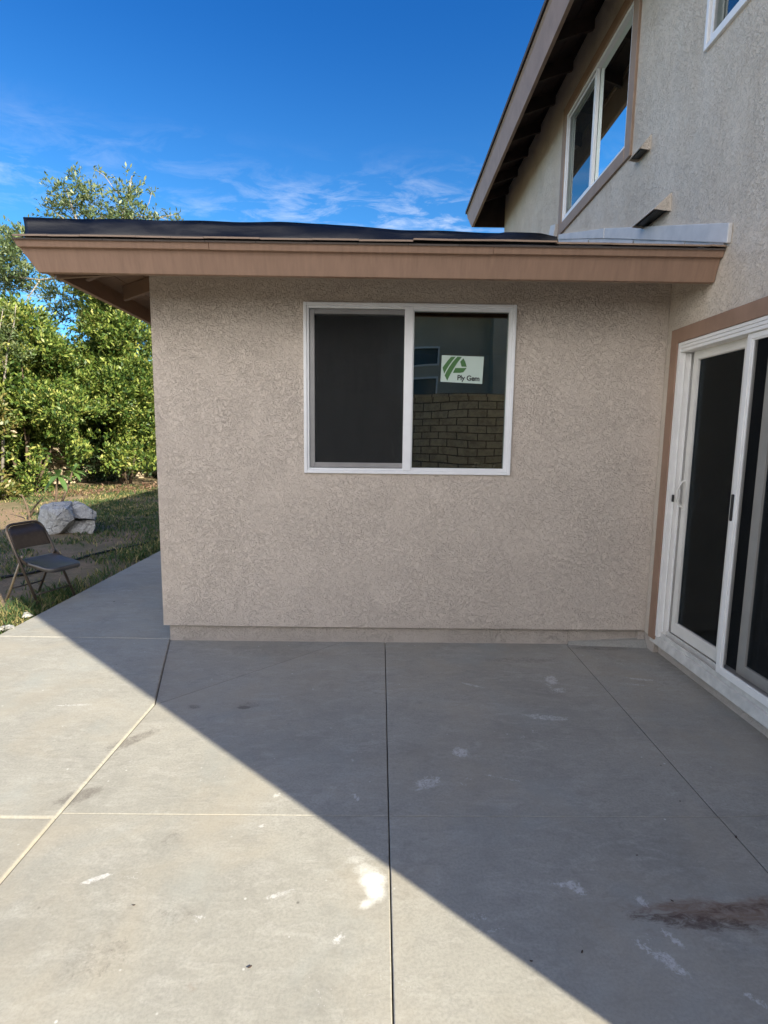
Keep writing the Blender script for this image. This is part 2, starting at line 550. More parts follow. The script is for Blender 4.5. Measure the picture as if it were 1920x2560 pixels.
MAT = dict(
    stucco=mat_stucco('tan_stucco', (0.705, 0.608, 0.508), (0.665, 0.572, 0.476), 0.0075),
    stucco2=mat_stucco('weathered_stucco', (0.690, 0.600, 0.490), (0.635, 0.550, 0.446), 0.006, 0.9, 0.35),
    footing=mat_stucco('footing_render', (0.56, 0.49, 0.42), (0.48, 0.42, 0.355), 0.007, 0.8),
    brown=mat_paint('brown_trim_paint', (0.295, 0.184, 0.124), 0.58, 0.13, (5, 1, 0.8)),
    brown2=mat_paint('brown_trim_paint_weathered', (0.320, 0.222, 0.155), 0.6, 0.12),
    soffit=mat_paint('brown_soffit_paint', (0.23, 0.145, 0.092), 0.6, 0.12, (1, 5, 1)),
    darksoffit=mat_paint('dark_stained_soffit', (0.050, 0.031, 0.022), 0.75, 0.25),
    shingle=mat_shingle(),
    white=mat_flat('white_vinyl', (0.86, 0.86, 0.855), 0.38, 0, 0.03),
    doorwhite=mat_flat('door_white_vinyl', (0.83, 0.81, 0.765), 0.4, 0, 0.05, 7),
    cream=mat_flat('aged_white_vinyl', (0.74, 0.71, 0.64), 0.42, 0, 0.07, 6),
    sill=mat_flat('worn_white_sill', (0.60, 0.58, 0.53), 0.5, 0, 0.16, 14),
    greyframe=mat_flat('grey_screen_frame', (0.30, 0.29, 0.28), 0.45, 0.2, 0.08),
    metalpaint=mat_flat('painted_flashing_metal', (0.60, 0.58, 0.555), 0.5, 0.0, 0.10, 9),
    blackmetal=mat_flat('black_plastic', (0.012, 0.012, 0.013), 0.4),
    rubber=mat_flat('black_irrigation_pipe', (0.014, 0.014, 0.015), 0.5, 0, 0.2),
    concrete=mat_concrete(),
    ground=mat_ground(),
    rock=mat_rock(),
    block=mat_blockwall(),
    bark=mat_wood('grey_bark', (0.16, 0.135, 0.11), (0.34, 0.31, 0.27), 0.9),
    darkbark=mat_wood('brown_bark', (0.065, 0.045, 0.03), (0.15, 0.105, 0.07), 0.9),
    glass=mat_glass('window_glass', (0.40, 0.43, 0.39), 4.0, 0.012),
    glassdoor=mat_glass('door_glass', (0.24, 0.27, 0.32), 0.30),
    glassup=mat_glass('upper_window_glass', (0.40, 0.43, 0.45), 5.5),
    screen=mat_screen('dark_insect_mesh', (0.037, 0.038, 0.038), 0.30),
    screen2=mat_screen('door_insect_mesh', (0.030, 0.031, 0.031), 0.62),
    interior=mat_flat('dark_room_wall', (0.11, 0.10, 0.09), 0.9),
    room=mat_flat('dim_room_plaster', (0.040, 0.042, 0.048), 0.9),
    chair=mat_flat('brown_chair_enamel', (0.095, 0.072, 0.055), 0.34, 0.35, 0.15, 30),
    chairseat=mat_flat('worn_chair_enamel', (0.125, 0.115, 0.108), 0.38, 0.35, 0.25, 14),
    chairlit=mat_flat('sunlit_leg_enamel', (0.30, 0.24, 0.17), 0.4, 0.2, 0.15, 30),  # lighter copy of the chair enamel, sunlight painted into the leg colour
)


def mat_felt():
    N = NT('black_roofing_felt')
    n = N.noise(2.0, 4, 0.6, 0.3, N.mapping(scale=(1.6, 4, 4)))
    f = N.noise(140, 3, 0.7)
    dust = N.ramp(n, (0.50, 0.0), (0.68, 1.0))
    c = N.mix(N.math('MULTIPLY', dust, 0.35), (0.006, 0.006, 0.007), (0.09, 0.085, 0.078))
    return N.fin(c, N.mapr(n, 0.3, 0.7, 0.28, 0.5, False), N.bump(N.math('ADD', n, N.math('MULTIPLY', f, 0.2)), 0.4, 0.01))


MAT['felt'] = mat_felt()

# ------------------------------------------------------------------ mesh helpers
ORIG = {}


class MB:
    """collects shapes and links them as ONE mesh object"""
    def __init__(self):
        self.v, self.f = [], []

    def add(self, vs, fs):
        k = len(self.v)
        self.v += [tuple(x) for x in vs]
        self.f += [tuple(i + k for i in f) for f in fs]
        return self

    def hexa(self, p):
        """8 points: bottom ring 0-3 counter-clockwise seen from above, top ring 4-7"""
        return self.add(p, [(3, 2, 1, 0), (4, 5, 6, 7), (0, 1, 5, 4), (1, 2, 6, 5), (2, 3, 7, 6), (3, 0, 4, 7)])

    def box(self, x0, x1, y0, y1, z0, z1):
        x0, x1 = min(x0, x1), max(x0, x1)
        y0, y1 = min(y0, y1), max(y0, y1)
        z0, z1 = min(z0, z1), max(z0, z1)
        return self.hexa([(x0, y0, z0), (x1, y0, z0), (x1, y1, z0), (x0, y1, z0),
                          (x0, y0, z1), (x1, y0, z1), (x1, y1, z1), (x0, y1, z1)])

    def prism(self, poly, d):
        """polygon extruded by vector d"""
        n = len(poly)
        a = [Vector(p) for p in poly]
        b = [p + Vector(d) for p in a]
        nrm = sum(((a[i] - a[0]).cross(a[(i + 1) % n] - a[0]) for i in range(1, n - 1)), Vector())
        fs = [tuple(range(n))[::-1], tuple(range(n, 2 * n))] + [(i, (i + 1) % n, n + (i + 1) % n, n + i) for i in range(n)]
        if nrm.dot(Vector(d)) < 0:
            fs = [f[::-1] for f in fs]
        return self.add(a + b, fs)

    def tube(self, pts, rad, n=8, cap=True):
        pts = [Vector(p) for p in pts]
        if not hasattr(rad, '__len__'):
            rad = [rad] * len(pts)
        rings = []
        u = None
        for i, p in enumerate(pts):
            t = (pts[min(i + 1, len(pts) - 1)] - pts[max(i - 1, 0)]).normalized()
            if u is None:
                u = t.orthogonal().normalized()
            else:
                u = (u - t * u.dot(t)).normalized()
            w = t.cross(u)
            rings.append([p + (u * math.cos(2 * math.pi * k / n) + w * math.sin(2 * math.pi * k / n)) * rad[i] for k in range(n)])
        vs = [q for r in rings for q in r]
        fs = []
        for i in range(len(rings) - 1):
            for k in range(n):
                a, b = i * n + k, i * n + (k + 1) % n
                fs.append((a, b, b + n, a + n))
        if cap:
            fs.append(tuple(range(n))[::-1])
            fs.append(tuple(range((len(rings) - 1) * n, len(rings) * n)))
        return self.add(vs, fs)

    def build(self, name, mat, parent=None, bevel=0, smooth=False, local=False, seg=2):
        o0 = Vector((0, 0, 0)) if local or parent is None else ORIG.get(parent.name, Vector((0, 0, 0)))
        me = bpy.data.meshes.new(name)
        if parent is None and not local:
            vs = np.array(self.v)
            o0 = Vector((float(vs[:, 0].mean()), float(vs[:, 1].mean()), float(vs[:, 2].min())))
        me.from_pydata([(x - o0.x, y - o0.y, z - o0.z) for x, y, z in self.v], [], self.f)
        me.materials.append(mat)
        ob = bpy.data.objects.new(name, me)
        COL.objects.link(ob)
        if parent is None:
            ob.location = o0
        else:
            ob.parent = parent
        ORIG[ob.name] = o0
        if smooth:
            me.polygons.foreach_set('use_smooth', [True] * len(me.polygons))
        if bevel:
            b = ob.modifiers.new('edge', 'BEVEL')
            b.width = bevel
            b.segments = seg
            b.limit_method = 'ANGLE'
            b.angle_limit = math.radians(35)
        return ob


def thing(name, label, cat, loc, rotz=0.0, group=None):
    o = bpy.data.objects.new(name, None)
    o.empty_display_size = 0.2
    COL.objects.link(o)
    o.location = loc
    o.rotation_euler = (0, 0, rotz)
    ORIG[o.name] = Vector(loc)
    return tag(o, label, cat, group)


def tag(o, label, cat, group=None):
    o['label'] = label
    o['category'] = cat
    if group:
        o['group'] = group
    return o


def struct(o, kind='structure'):
    o['kind'] = kind
    return o


def wall_cells(mb, P, us, vs, holes, depth, nrm):
    """slab in a (u,v) plane with rectangular openings. P(u,v)->point on the outer face, nrm points outwards"""
    us = sorted(set(us + [h[0] for h in holes] + [h[1] for h in holes]))
    vs = sorted(set(vs + [h[2] for h in holes] + [h[3] for h in holes]))
    nrm = Vector(nrm)

    def inhole(u, v):
        return any(h[0] < u < h[1] and h[2] < v < h[3] for h in holes)

    def quad(a, b, c, d, n):
        a, b, c, d = map(Vector, (a, b, c, d))
        if (b - a).cross(c - a).dot(n) < 0:
            a, b, c, d = d, c, b, a
        mb.add([a, b, c, d], [(0, 1, 2, 3)])
    back = -nrm * depth
    for i in range(len(us) - 1):
        for j in range(len(vs) - 1):
            u0, u1, v0, v1 = us[i], us[i + 1], vs[j], vs[j + 1]
            if inhole((u0 + u1) / 2, (v0 + v1) / 2):
                continue
            q = [Vector(P(u0, v0)), Vector(P(u1, v0)), Vector(P(u1, v1)), Vector(P(u0, v1))]
            quad(*q, nrm)
            quad(*[x + back for x in q], -nrm)
    for (u0, u1, v0, v1) in holes:
        cu, cv = (u0 + u1) / 2, (v0 + v1) / 2
        c = Vector(P(cu, cv))
        for a, b in (((u0, v0), (u1, v0)), ((u1, v0), (u1, v1)), ((u1, v1), (u0, v1)), ((u0, v1), (u0, v0))):
            A, B = Vector(P(*a)), Vector(P(*b))
            quad(A, B, B + back, A + back, c - (A + B) / 2)
    # outer rim
    U0, U1, V0, V1 = us[0], us[-1], vs[0], vs[-1]
    cc = Vector(P((U0 + U1) / 2, (V0 + V1) / 2))
    for a, b in (((U0, V0), (U1, V0)), ((U1, V0), (U1, V1)), ((U1, V1), (U0, V1)), ((U0, V1), (U0, V0))):
        A, B = Vector(P(*a)), Vector(P(*b))
        quad(A, B, B + back, A + back, (A + B) / 2 - cc)


def ring(mb, axis, p0, p1, u0, u1, v0, v1, w, wt=None, wb=None):
    """rectangular frame of bars in a wall plane. axis 'y': u=x, v=z, depth p0..p1 in y; axis 'x': u=y, v=z"""
    wt = w if wt is None else wt
    wb = w if wb is None else wb
    for a in ((u0, u0 + w, v0, v1), (u1 - w, u1, v0, v1), (u0 + w, u1 - w, v1 - wt, v1), (u0 + w, u1 - w, v0, v0 + wb)):
        if axis == 'y':
            mb.box(a[0], a[1], p0, p1, a[2], a[3])
        else:
            mb.box(p0, p1, a[0], a[1], a[2], a[3])


# ================================================================== THE SETTING
# ground: one sheet to the horizon, gently uneven near the house
def build_ground():
    xs = np.concatenate([[-900, -300, -120, -60, -30], np.arange(-16, -2.5, 0.25), np.arange(-2.5, 14, 2.0), [30, 60, 120, 300, 900]])
    ys = np.concatenate([[-900, -300, -120, -60, -30, -16], np.arange(-10, 3, 1.5), np.arange(3, 20, 0.25), [25, 35, 60, 120, 300, 900]])
    vs, fs = [], []
    for y in ys:
        for x in xs:
            near = -16 < x < -3.05 and 3 < y < 20
            z = -0.06
            if near:
                z = -0.035 + 0.035 * mnoise.noise(Vector((x * 0.7, y * 0.7, 0))) + 0.014 * mnoise.noise(Vector((x * 3, y * 3, 5)))
                z += 0.012 * max(0, y - 6)
            vs.append((float(x), float(y), z))
    n = len(xs)
    for j in range(len(ys) - 1):
        for i in range(n - 1):
            a = j * n + i
            fs.append((a, a + 1, a + n + 1, a + n))
    m = MB()
    m.add(vs, fs)
    return struct(m.build('ground', MAT['ground'], smooth=True))


ground_ob = build_ground()


def gheight(x, y):
    z = -0.06
    if -16 < x < -3.05 and 3 < y < 20:
        z = -0.035 + 0.035 * mnoise.noise(Vector((x * 0.7, y * 0.7, 0))) + 0.014 * mnoise.noise(Vector((x * 3, y * 3, 5)))
        z += 0.012 * max(0, y - 6)
    return z


# marks on the concrete: (photo pixel x, y, half length, half width, angle, strength)
ST_WHITE = ((1378, 1700, .10, .05, 1.3, .85), (1395, 1726, .07, .045, 0.3, .75), (1372, 1715, .11, .02, 1.9, .6),
            (1606, 1698, .12, .022, -.25, .75), (1590, 1711, .10, .018, -.2, .75), (1575, 1660, .11, .05, .1, .40),
            (1500, 1646, .10, .025, .1, .45), (1368, 1793, .17, .040, -.15, .75), (1340, 1828, .03, .05, .4, .55),
            (1305, 1842, .05, .03, .5, .5), (1152, 1880, .05, .055, .6, .85), (1180, 1712, .09, .018, -.5, .85),
            (1170, 1765, .16, .05, .2, .32), (1070, 1955, .085, .05, .5, .75), (1160, 1950, .06, .04, .3, .45),
            (1060, 1965, .07, .012, .7, .8), (1260, 1945, .12, .012, -.3, .65), (885, 1900, .02, .035, .4, .5),
            (890, 1992, .012, .045, .5, .9), (1415, 2210, .07, .014, .05, .8), (1440, 2220, .05, .025, -.9, .95),
            (1400, 2232, .06, .014, -.2, .5), (1604, 2254, .018, .04, .4, .85), (1610, 2368, .035, .016, -.9, .95),
            (1625, 2375, .06, .014, -.9, .7), (1672, 2405, .07, .030, -.8, .8), (1680, 2345, .05, .014, -1.0, .9),
            (1620, 2345, .03, .03, .3, .4), (1190, 2290, .05, .02, -.3, .6), (1230, 2325, .07, .012, .1, .55),
            (1820, 2390, .14, .10, .4, .25), (1890, 2500, .05, .014, -.7, .7), (700, 2235, .06, .013, .4, .8),
            (850, 2345, .03, .018, .8, .9), (245, 2195, .06, .016, .5, .9), (335, 2190, .05, .03, .1, .45),
            (500, 2295, .03, .020, .1, .7), (655, 2065, .020, .016, 0, .85), (520, 1950, .16, .05, .4, .35),
            (300, 1920, .20, .04, .9, .35), (190, 1765, .14, .016, .1, .7), (300, 1570, .50, .02, .08, .35),
            (140, 1530, .16, .02, .1, .4), (1680, 1690, .10, .02, -.1, .35), (1790, 2010, .16, .03, -.3, .3),
            (820, 2560, .4, .3, 0, .22), (930, 2480, .3, .05, .2, .30), (560, 1640, .6, .04, .1, .22))
ST_PLASTER = ((915, 2175, .050, .036, -.3, .62), (932, 2200, .050, .042, .0, 1.0), (938, 2226, .036, .048, .2, 1.0),
              (918, 2258, .032, .020, .7, .8), (885, 2150, .050, .022, .3, .42), (690, 1988, .016, .012, .6, .8))
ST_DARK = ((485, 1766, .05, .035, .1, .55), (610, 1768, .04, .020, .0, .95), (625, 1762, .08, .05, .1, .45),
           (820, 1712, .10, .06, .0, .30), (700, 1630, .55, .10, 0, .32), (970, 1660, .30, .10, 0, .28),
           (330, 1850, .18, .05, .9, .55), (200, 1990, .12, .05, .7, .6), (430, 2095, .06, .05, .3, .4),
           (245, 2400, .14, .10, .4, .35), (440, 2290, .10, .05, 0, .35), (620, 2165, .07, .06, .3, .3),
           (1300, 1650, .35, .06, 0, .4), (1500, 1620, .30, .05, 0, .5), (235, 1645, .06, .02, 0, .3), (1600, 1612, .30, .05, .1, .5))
ST_RUST = ((1800, 2280, .30, .055, -.05, .9), (1690, 2285, .16, .045, -.15, .65), (1900, 2262, .18, .035, .1, .9),
           (1700, 2290, .42, .10, -.05, .30), (490, 2460, .035, .03, 0, .30), (780, 2215, .03, .02, 0, .30))
ST_RUSTDARK = ((1740, 2305, .22, .035, -.1, .8), (1860, 2270, .16, .02, .1, .6))


def stain_field(X, Y, spots):
    out = np.zeros_like(X)
    for px, py, rx, ry, ang, k in spots:
        g = gz(px, py)
        dx_, dy_ = X - g.x, Y - g.y
        u = (dx_ * math.cos(ang) + dy_ * math.sin(ang)) / rx
        v = (-dx_ * math.sin(ang) + dy_ * math.cos(ang)) / ry
        q = np.clip(1.35 - np.sqrt(u * u + v * v), 0, 1)
        out = np.maximum(out, k * np.clip(q / 0.8, 0, 1))
    return out


# patio: poured panels with tooled joints; the strip of panels on the left sits a little higher
def panel(mb, poly, top, gap=0.0015, r=0.007):
    """poly runs counter-clockwise: near-left, near-right, (bend), far-right, far-left"""
    n = len(poly)
    P = [Vector((x, y)) for x, y in poly]

    def inset(d):
        out = []
        for i in range(n):
            a, b, c = P[i - 1], P[i], P[(i + 1) % n]
            e1 = (b - a).normalized(); e2 = (c - b).normalized()
            n1 = Vector((-e1.y, e1.x)); n2 = Vector((-e2.y, e2.x))
            k = 1 + n1.dot(n2)
            out.append(b + (n1 + n2) * (d / max(k, 0.15)))
        return out
    rings = [(inset(gap), -0.12), (inset(gap), top - r)]
    for t in (0.35, 0.7, 1.0):
        a = t * math.pi / 2
        rings.append((inset(gap + r * 1.2 * (1 - math.cos(a))), top - r + r * math.sin(a)))
    vs, fs = [], []
    for pts, z in rings:
        vs += [(p.x, p.y, z) for p in pts]
    for k in range(len(rings) - 1):
        for i in range(n):
            a, b = k * n + i, k * n + (i + 1) % n
            fs.append((a, b, b + n, a + n))
    mb.add(vs, fs)
    # the top: fine quads so that the marks have somewhere to sit
    q = rings[-1][0]
    if n == 4:
        quads = [q]
    elif q[2].y < q[3].y - 0.5 and abs(q[2].x - q[1].x) < 0.1 and q[2].x < -1:      # bend on the right side
        t = (q[2].y - q[0].y) / (q[4].y - q[0].y)
        m_ = q[0].lerp(q[4], t)
        quads = [[q[0], q[1], q[2], m_], [m_, q[2], q[3], q[4]]]
    else:                                                                          # bend on the left side
        t = (q[4].y - q[1].y) / (q[2].y - q[1].y)
        m_ = q[1].lerp(q[2], t)
        quads = [[q[0], q[1], m_, q[4]], [q[4], m_, q[2], q[3]]]
    for A_, B_, C_, D_ in quads:
        w = max((B_ - A_).length, (C_ - D_).length)
        nu = max(2, int(w / 0.014))
        L = max((D_ - A_).length, (C_ - B_).length)
        y0_, y1_ = A_.y, D_.y
        tv = [0.0]
        while tv[-1] < 1:
            yy = y0_ + (y1_ - y0_) * tv[-1]
            tv.append(min(1.0, tv[-1] + (0.012 if 1.0 < yy < 4.3 else 0.10) / L))
        U = np.linspace(0, 1, nu + 1)[None, :]
        V = np.array(tv)[:, None]
        X = (A_.x * (1 - U) + B_.x * U) * (1 - V) + (D_.x * (1 - U) + C_.x * U) * V
        Y = (A_.y * (1 - U) + B_.y * U) * (1 - V) + (D_.y * (1 - U) + C_.y * U) * V
        vs = [(float(a), float(b), top) for a, b in zip(X.ravel(), Y.ravel())]
        m1 = nu + 1
        fs = [(j * m1 + i, j * m1 + i + 1, (j + 1) * m1 + i + 1, (j + 1) * m1 + i) for j in range(len(tv) - 1) for i in range(nu)]
        mb.add(vs, fs)


XL, XC, XR, YJ = -1.310, 0.052, 1.438, 2.108
mb = MB()
# left (raised) strip
LZ = 0.006
panel(mb, [(-2.95, -4.0), (XL, -4.0), (XL, 2.075), (-2.945, 2.075)], LZ, r=0.010)
panel(mb, [(-2.945, 2.075), (XL, 2.075), (-1.300, 3.05), (-1.600, 4.09), (-2.945, 4.107)], LZ, r=0.010)
panel(mb, [(-2.945, 4.107), (-1.60, 4.09), (-1.59, 7.2), (-2.97, 7.2)], LZ, r=0.008)
panel(mb, [(-2.97, 7.2), (-1.59, 7.2), (-1.59, 10.2), (-3.0, 10.2)], LZ, r=0.008)
# centre and right panels
panel(mb, [(XL, -4.0), (XC, -4.0), (XC, YJ), (XL, YJ)], 0.0, 0.0022, 0.0035)
panel(mb, [(XC, -4.0), (XR, -4.0), (XR, 2.118), (XC, YJ)], 0.0, 0.0022, 0.0035)
panel(mb, [(XR, -4.0), (2.20, -4.0), (2.20, 2.165), (XR, 2.118)], 0.0, 0.0022, 0.0035)
panel(mb, [(XL, YJ), (XC, YJ), (XC, 4.20), (-0.153, 4.20), (-1.300, 3.05)], -0.0018, 0.0022, 0.0035)
panel(mb, [(-1.300, 3.05), (-0.153, 4.20), (-1.602, 4.20), (-1.602, 4.085)], -0.0035, 0.0016, 0.004)
panel(mb, [(XC, YJ), (XR, 2.118), (1.452, 4.20), (XC, 4.20)], -0.0018, 0.0022, 0.0035)
panel(mb, [(XR, 2.118), (2.20, 2.165), (2.20, 4.20), (1.452, 4.20)], -0.0018, 0.0018, 0.0035)
patio = struct(mb.build('patio', MAT['concrete']))
_v = np.array(mb.v)
for _name, _ch in (('stains', (ST_WHITE, ST_DARK, ST_RUST)), ('stains2', (ST_PLASTER, ST_RUSTDARK, ()))):
    _a = patio.data.color_attributes.new(_name, 'FLOAT_COLOR', 'POINT')
    _c = np.ones((len(_v), 4), dtype=np.float32)
    for _i in range(3):
        _c[:, _i] = stain_field(_v[:, 0], _v[:, 1], _ch[_i])
    _a.data.foreach_set('color', _c.ravel())

# ================================================================== THE HOUSE
house = thing('stucco_house', 'tan stucco house with brown trim, two storeys at right, low extension across the patio', 'house', (2.035, 4.05, 0))
WX = 2.035           # face of the two-storey wall
WY = 4.05            # face of the extension wall
EXL = -1.632         # left corner of the extension
NEAR, FAR = 0.0, 9.82
DOOR = (2.33, 3.872, 0.085, 2.222)
UPW = (4.985, 6.635, 3.995, 5.125)
UPW2 = (2.40, 3.845, 4.005, 5.10)

# --- extension walls
mb = MB()
XW = (-0.548, 0.942, 1.302, 2.492)
wall_cells(mb, lambda u, v: (u, WY, v), [EXL, WX - 0.002], [0.128, 2.845], [XW], 0.16, (0, -1, 0))
mb.box(EXL, EXL + 0.16, WY + 0.162, 9.6, 0.128, 2.86)
mb.box(EXL + 0.16, WX - 0.01, 9.44, 9.6, 0.128, 2.86)
mb.build('extension_wall', MAT['stucco'], house)
# rolled drip edge of the render and the set-back footing
mb = MB()
mb.tube([(EXL + 0.004, WY + 0.004, 0.131), (WX - 0.006, WY + 0.004, 0.124)], 0.0055, 8)
mb.build('drip_edge', MAT['stucco'], house, smooth=True)
mb = MB()
mb.box(-1.600, 1.462, WY + 0.030, WY + 0.16, -0.1, 0.1275)
mb.box(1.462, WX, WY + 0.036, WY + 0.16, -0.1, 0.1275)
mb.box(-1.600, -1.45, WY + 0.16, 9.5, -0.1, 0.1275)
mb.build('footing', MAT['footing'], house, bevel=0.006)
mb = MB()
mb.hexa([(1.464, WY - 0.006, -0.02), (WX + 0.05, WY - 0.055, -0.02), (WX + 0.05, WY + 0.034, -0.02), (1.464, WY + 0.034, -0.02),
         (1.464, WY + 0.026, 0.012), (WX + 0.05, WY + 0.0, 0.05), (WX + 0.05, WY + 0.034, 0.06), (1.464, WY + 0.034, 0.022)])
mb.build('mortar_fillet', MAT['concrete'], house, bevel=0.004)

# --- two-storey walls
mb = MB()
wall_cells(mb, lambda u, v: (WX, u, v), [NEAR, FAR], [0.115, 5.62], [(DOOR[0], DOOR[1], 0.115, DOOR[3]), UPW, UPW2], 0.16, (-1, 0, 0))
mb.box(WX + 0.001, 9.0, NEAR - 0.0, NEAR - 0.0 + 0.16, 0.0, 5.62)
mb.box(WX + 0.162, 9.0, FAR - 0.16, FAR, 0.0, 5.62)
mb.box(8.84, 9.0, NEAR + 0.162, FAR - 0.162, 0.0, 5.62)
mb.build('main_wall', MAT['stucco2'], house)
mb = MB()
mb.box(WX + 0.050, WX + 0.16, NEAR + 0.17, 3.93, -0.1, 0.082)
mb.box(WX + 0.012, WX + 0.16, 3.93, WY + 0.03, -0.1, 0.1145)
mb.box(1.995, WX + 0.10, WY + 0.012, WY + 0.16, -0.1, 0.1268)
mb.build('base_band', MAT['footing'], house, bevel=0.006)
# dark rooms behind the glass
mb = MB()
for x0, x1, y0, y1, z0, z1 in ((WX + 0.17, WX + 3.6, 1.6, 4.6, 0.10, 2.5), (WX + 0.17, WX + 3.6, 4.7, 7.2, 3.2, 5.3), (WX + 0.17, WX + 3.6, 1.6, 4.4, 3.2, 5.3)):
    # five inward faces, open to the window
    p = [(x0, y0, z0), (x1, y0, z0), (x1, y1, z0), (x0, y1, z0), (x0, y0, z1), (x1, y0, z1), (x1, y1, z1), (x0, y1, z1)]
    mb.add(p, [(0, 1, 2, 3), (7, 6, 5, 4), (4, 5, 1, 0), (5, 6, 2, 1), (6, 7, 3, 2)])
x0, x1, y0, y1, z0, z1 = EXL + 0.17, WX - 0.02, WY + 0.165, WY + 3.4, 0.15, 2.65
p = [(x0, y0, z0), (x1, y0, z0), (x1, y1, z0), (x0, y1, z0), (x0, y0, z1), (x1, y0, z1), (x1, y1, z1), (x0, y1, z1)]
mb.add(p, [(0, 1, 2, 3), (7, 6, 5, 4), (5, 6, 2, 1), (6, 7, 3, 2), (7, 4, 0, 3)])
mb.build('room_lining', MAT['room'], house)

# --- extension roof (hipped, 4 in 12)
SL = 0.34
FY0, FY1 = 3.525, 3.470      # fascia face, bottom and top (it leans out)
FZ0, FZ1 = 2.527, 2.697
LX0, LX1 = -2.075, -2.150    # left fascia face, bottom and top
fas = None
mb = MB()
T = 0.038
# front fascia with a raked left end
mb.add([(-2.088, FY0, FZ0), (WX - 0.004, FY0, FZ0), (WX - 0.004, FY1, FZ1 - 0.012), (-2.185, FY1, FZ1 - 0.012),
        (-2.088, FY0 + T, FZ0), (WX - 0.004, FY0 + T, FZ0), (WX - 0.004, FY1 + T, FZ1 - 0.012), (-2.185, FY1 + T, FZ1 - 0.012)],
       [(0, 1, 2, 3), (7, 6, 5, 4), (4, 5, 1, 0), (3, 2, 6, 7), (1, 5, 6, 2), (4, 0, 3, 7)])
fas = mb.build('fascia', MAT['brown'], house, bevel=0.003)
# moulding along its top, in three lengths with slightly open butt joints
for a, b, dz in ((-2.182, -1.032, 0.0), (-1.030, 0.658, -0.002), (0.6595, WX - 0.003, 0.0)):
    mb = MB()
    z0, z1 = 2.652 + dz, 2.697 + dz
    ya, yb = FY1 - 0.012, FY1 - 0.028
    xa = a + (0.018 if a < -2 else 0)
    mb.add([(xa, ya, z0), (b, ya, z0), (b, yb, z1), (a, yb, z1), (xa, ya + 0.03, z0), (b, ya + 0.03, z0), (b, yb + 0.03, z1), (a, yb + 0.03, z1)],
           [(0, 1, 2, 3), (7, 6, 5, 4), (4, 5, 1, 0), (3, 2, 6, 7), (1, 5, 6, 2), (4, 0, 3, 7)])
    mb.build('moulding', MAT['brown'], fas, bevel=0.003)
# left fascia
mb = MB()
mb.add([(LX0, FY0 + T, FZ0 + 0.006), (LX0 + T, FY0 + T, FZ0 + 0.006), (LX0 + T, 9.7, FZ0 + 0.006), (LX0, 9.7, FZ0 + 0.006),
        (LX1, FY0 + T, FZ1 - 0.012), (LX1 + T, FY0 + T, FZ1 - 0.012), (LX1 + T, 9.7, FZ1 - 0.012), (LX1, 9.7, FZ1 - 0.012)],
       [(3, 2, 1, 0), (4, 5, 6, 7), (0, 1, 5, 4), (1, 2, 6, 5), (2, 3, 7, 6), (3, 0, 4, 7)])
mb.build('fascia', MAT['brown'], house, bevel=0.003)
# roof skin: two slopes meeting on the hip
def zr(d):
    return 2.686 + SL * d
RX, RY = -2.178, 3.436
mb = MB()
hx = WX - 0.006
hy = RY + (hx - RX)
p0, p1, p2, p3 = (RX, RY, zr(0)), (hx, RY, zr(0)), (hx, hy, zr(hy - RY)), (RX, 9.9, zr(0))
p4 = (hx, 9.9, zr(hx - RX))
th = Vector((0, 0, 0.010))
tri = [Vector(p0), Vector(p1), Vector(p2)]
qd = [Vector(p0), Vector(p2), Vector(p4), Vector(p3)]
mb.prism(tri, th)
mb.prism(qd, th)
roof = mb.build('extension_roof', MAT['shingle'], house)
# roof deck seen from below as boards
mb = MB()
k = 0
x = LX1 + 0.012
while x < EXL + 0.10:
    x2 = x + 0.138
    za, zb = 2.672 + SL * (x - LX1), 2.672 + SL * (x2 - LX1)
    ya_, yb_ = 3.515 + (x - LX1), 3.515 + (x2 - LX1)        # cut back along the hip
    mb.hexa([(x, ya_, za), (x2, yb_, zb), (x2, 9.7, zb), (x, 9.7, za), (x, ya_, za + .018), (x2, yb_, zb + .018), (x2, 9.7, zb + .018), (x, 9.7, za + .018)])
    x = x2 + 0.006
mb.build('soffit_board', MAT['soffit'], roof)
mb = MB()
y = FY1 + T + 0.002
while y < WY - 0.01:
    y2 = min(y + 0.138, WY + 0.02)
    za, zb = 2.668 + SL * (y - FY1), 2.668 + SL * (y2 - FY1)
    mb.hexa([(EXL - 0.08, y, za), (WX - 0.01, y, za), (WX - 0.01, y2, zb), (EXL - 0.08, y2, zb), (EXL - 0.08, y, za + .018), (WX - 0.01, y, za + .018), (WX - 0.01, y2, zb + .018), (EXL - 0.08, y2, zb + .018)])
    y = y2 + 0.006
mb.build('soffit_board', MAT['soffit'], roof)
# rafter tails of the left eave, and the hip rafter
def rafter_left(y, w=0.042):
    m = MB()
    xa, xb = LX0 + T + 0.004, EXL - 0.001
    za, zb = 2.669 + SL * (xa - LX1), 2.669 + SL * (xb - LX1)
    d = 0.108
    m.hexa([(xa, y - w / 2, za - d), (xb, y - w / 2, zb - d), (xb, y + w / 2, zb - d), (xa, y + w / 2, za - d),
            (xa, y - w / 2, za), (xb, y - w / 2, zb), (xb, y + w / 2, zb), (xa, y + w / 2, za)])
    m.build('rafter_tail', MAT['soffit'], roof, bevel=0.002)
for y in (3.985, 4.545, 5.125, 5.70, 6.28, 6.86, 7.44):
    rafter_left(y)
m = MB()
a, b = Vector((-2.03, 3.60, 2.62)), Vector((EXL - 0.02, 3.60 + (EXL - 0.02 + 2.03), 2.78))
sd = Vector((0.015, -0.015, 0))
m.hexa([a - sd - Vector((0, 0, .11)), a + sd - Vector((0, 0, .11)), b + sd - Vector((0, 0, .13)), b - sd - Vector((0, 0, .13)), a - sd, a + sd, b + sd, b - sd])
m.build('rafter_tail', MAT['soffit'], roof)
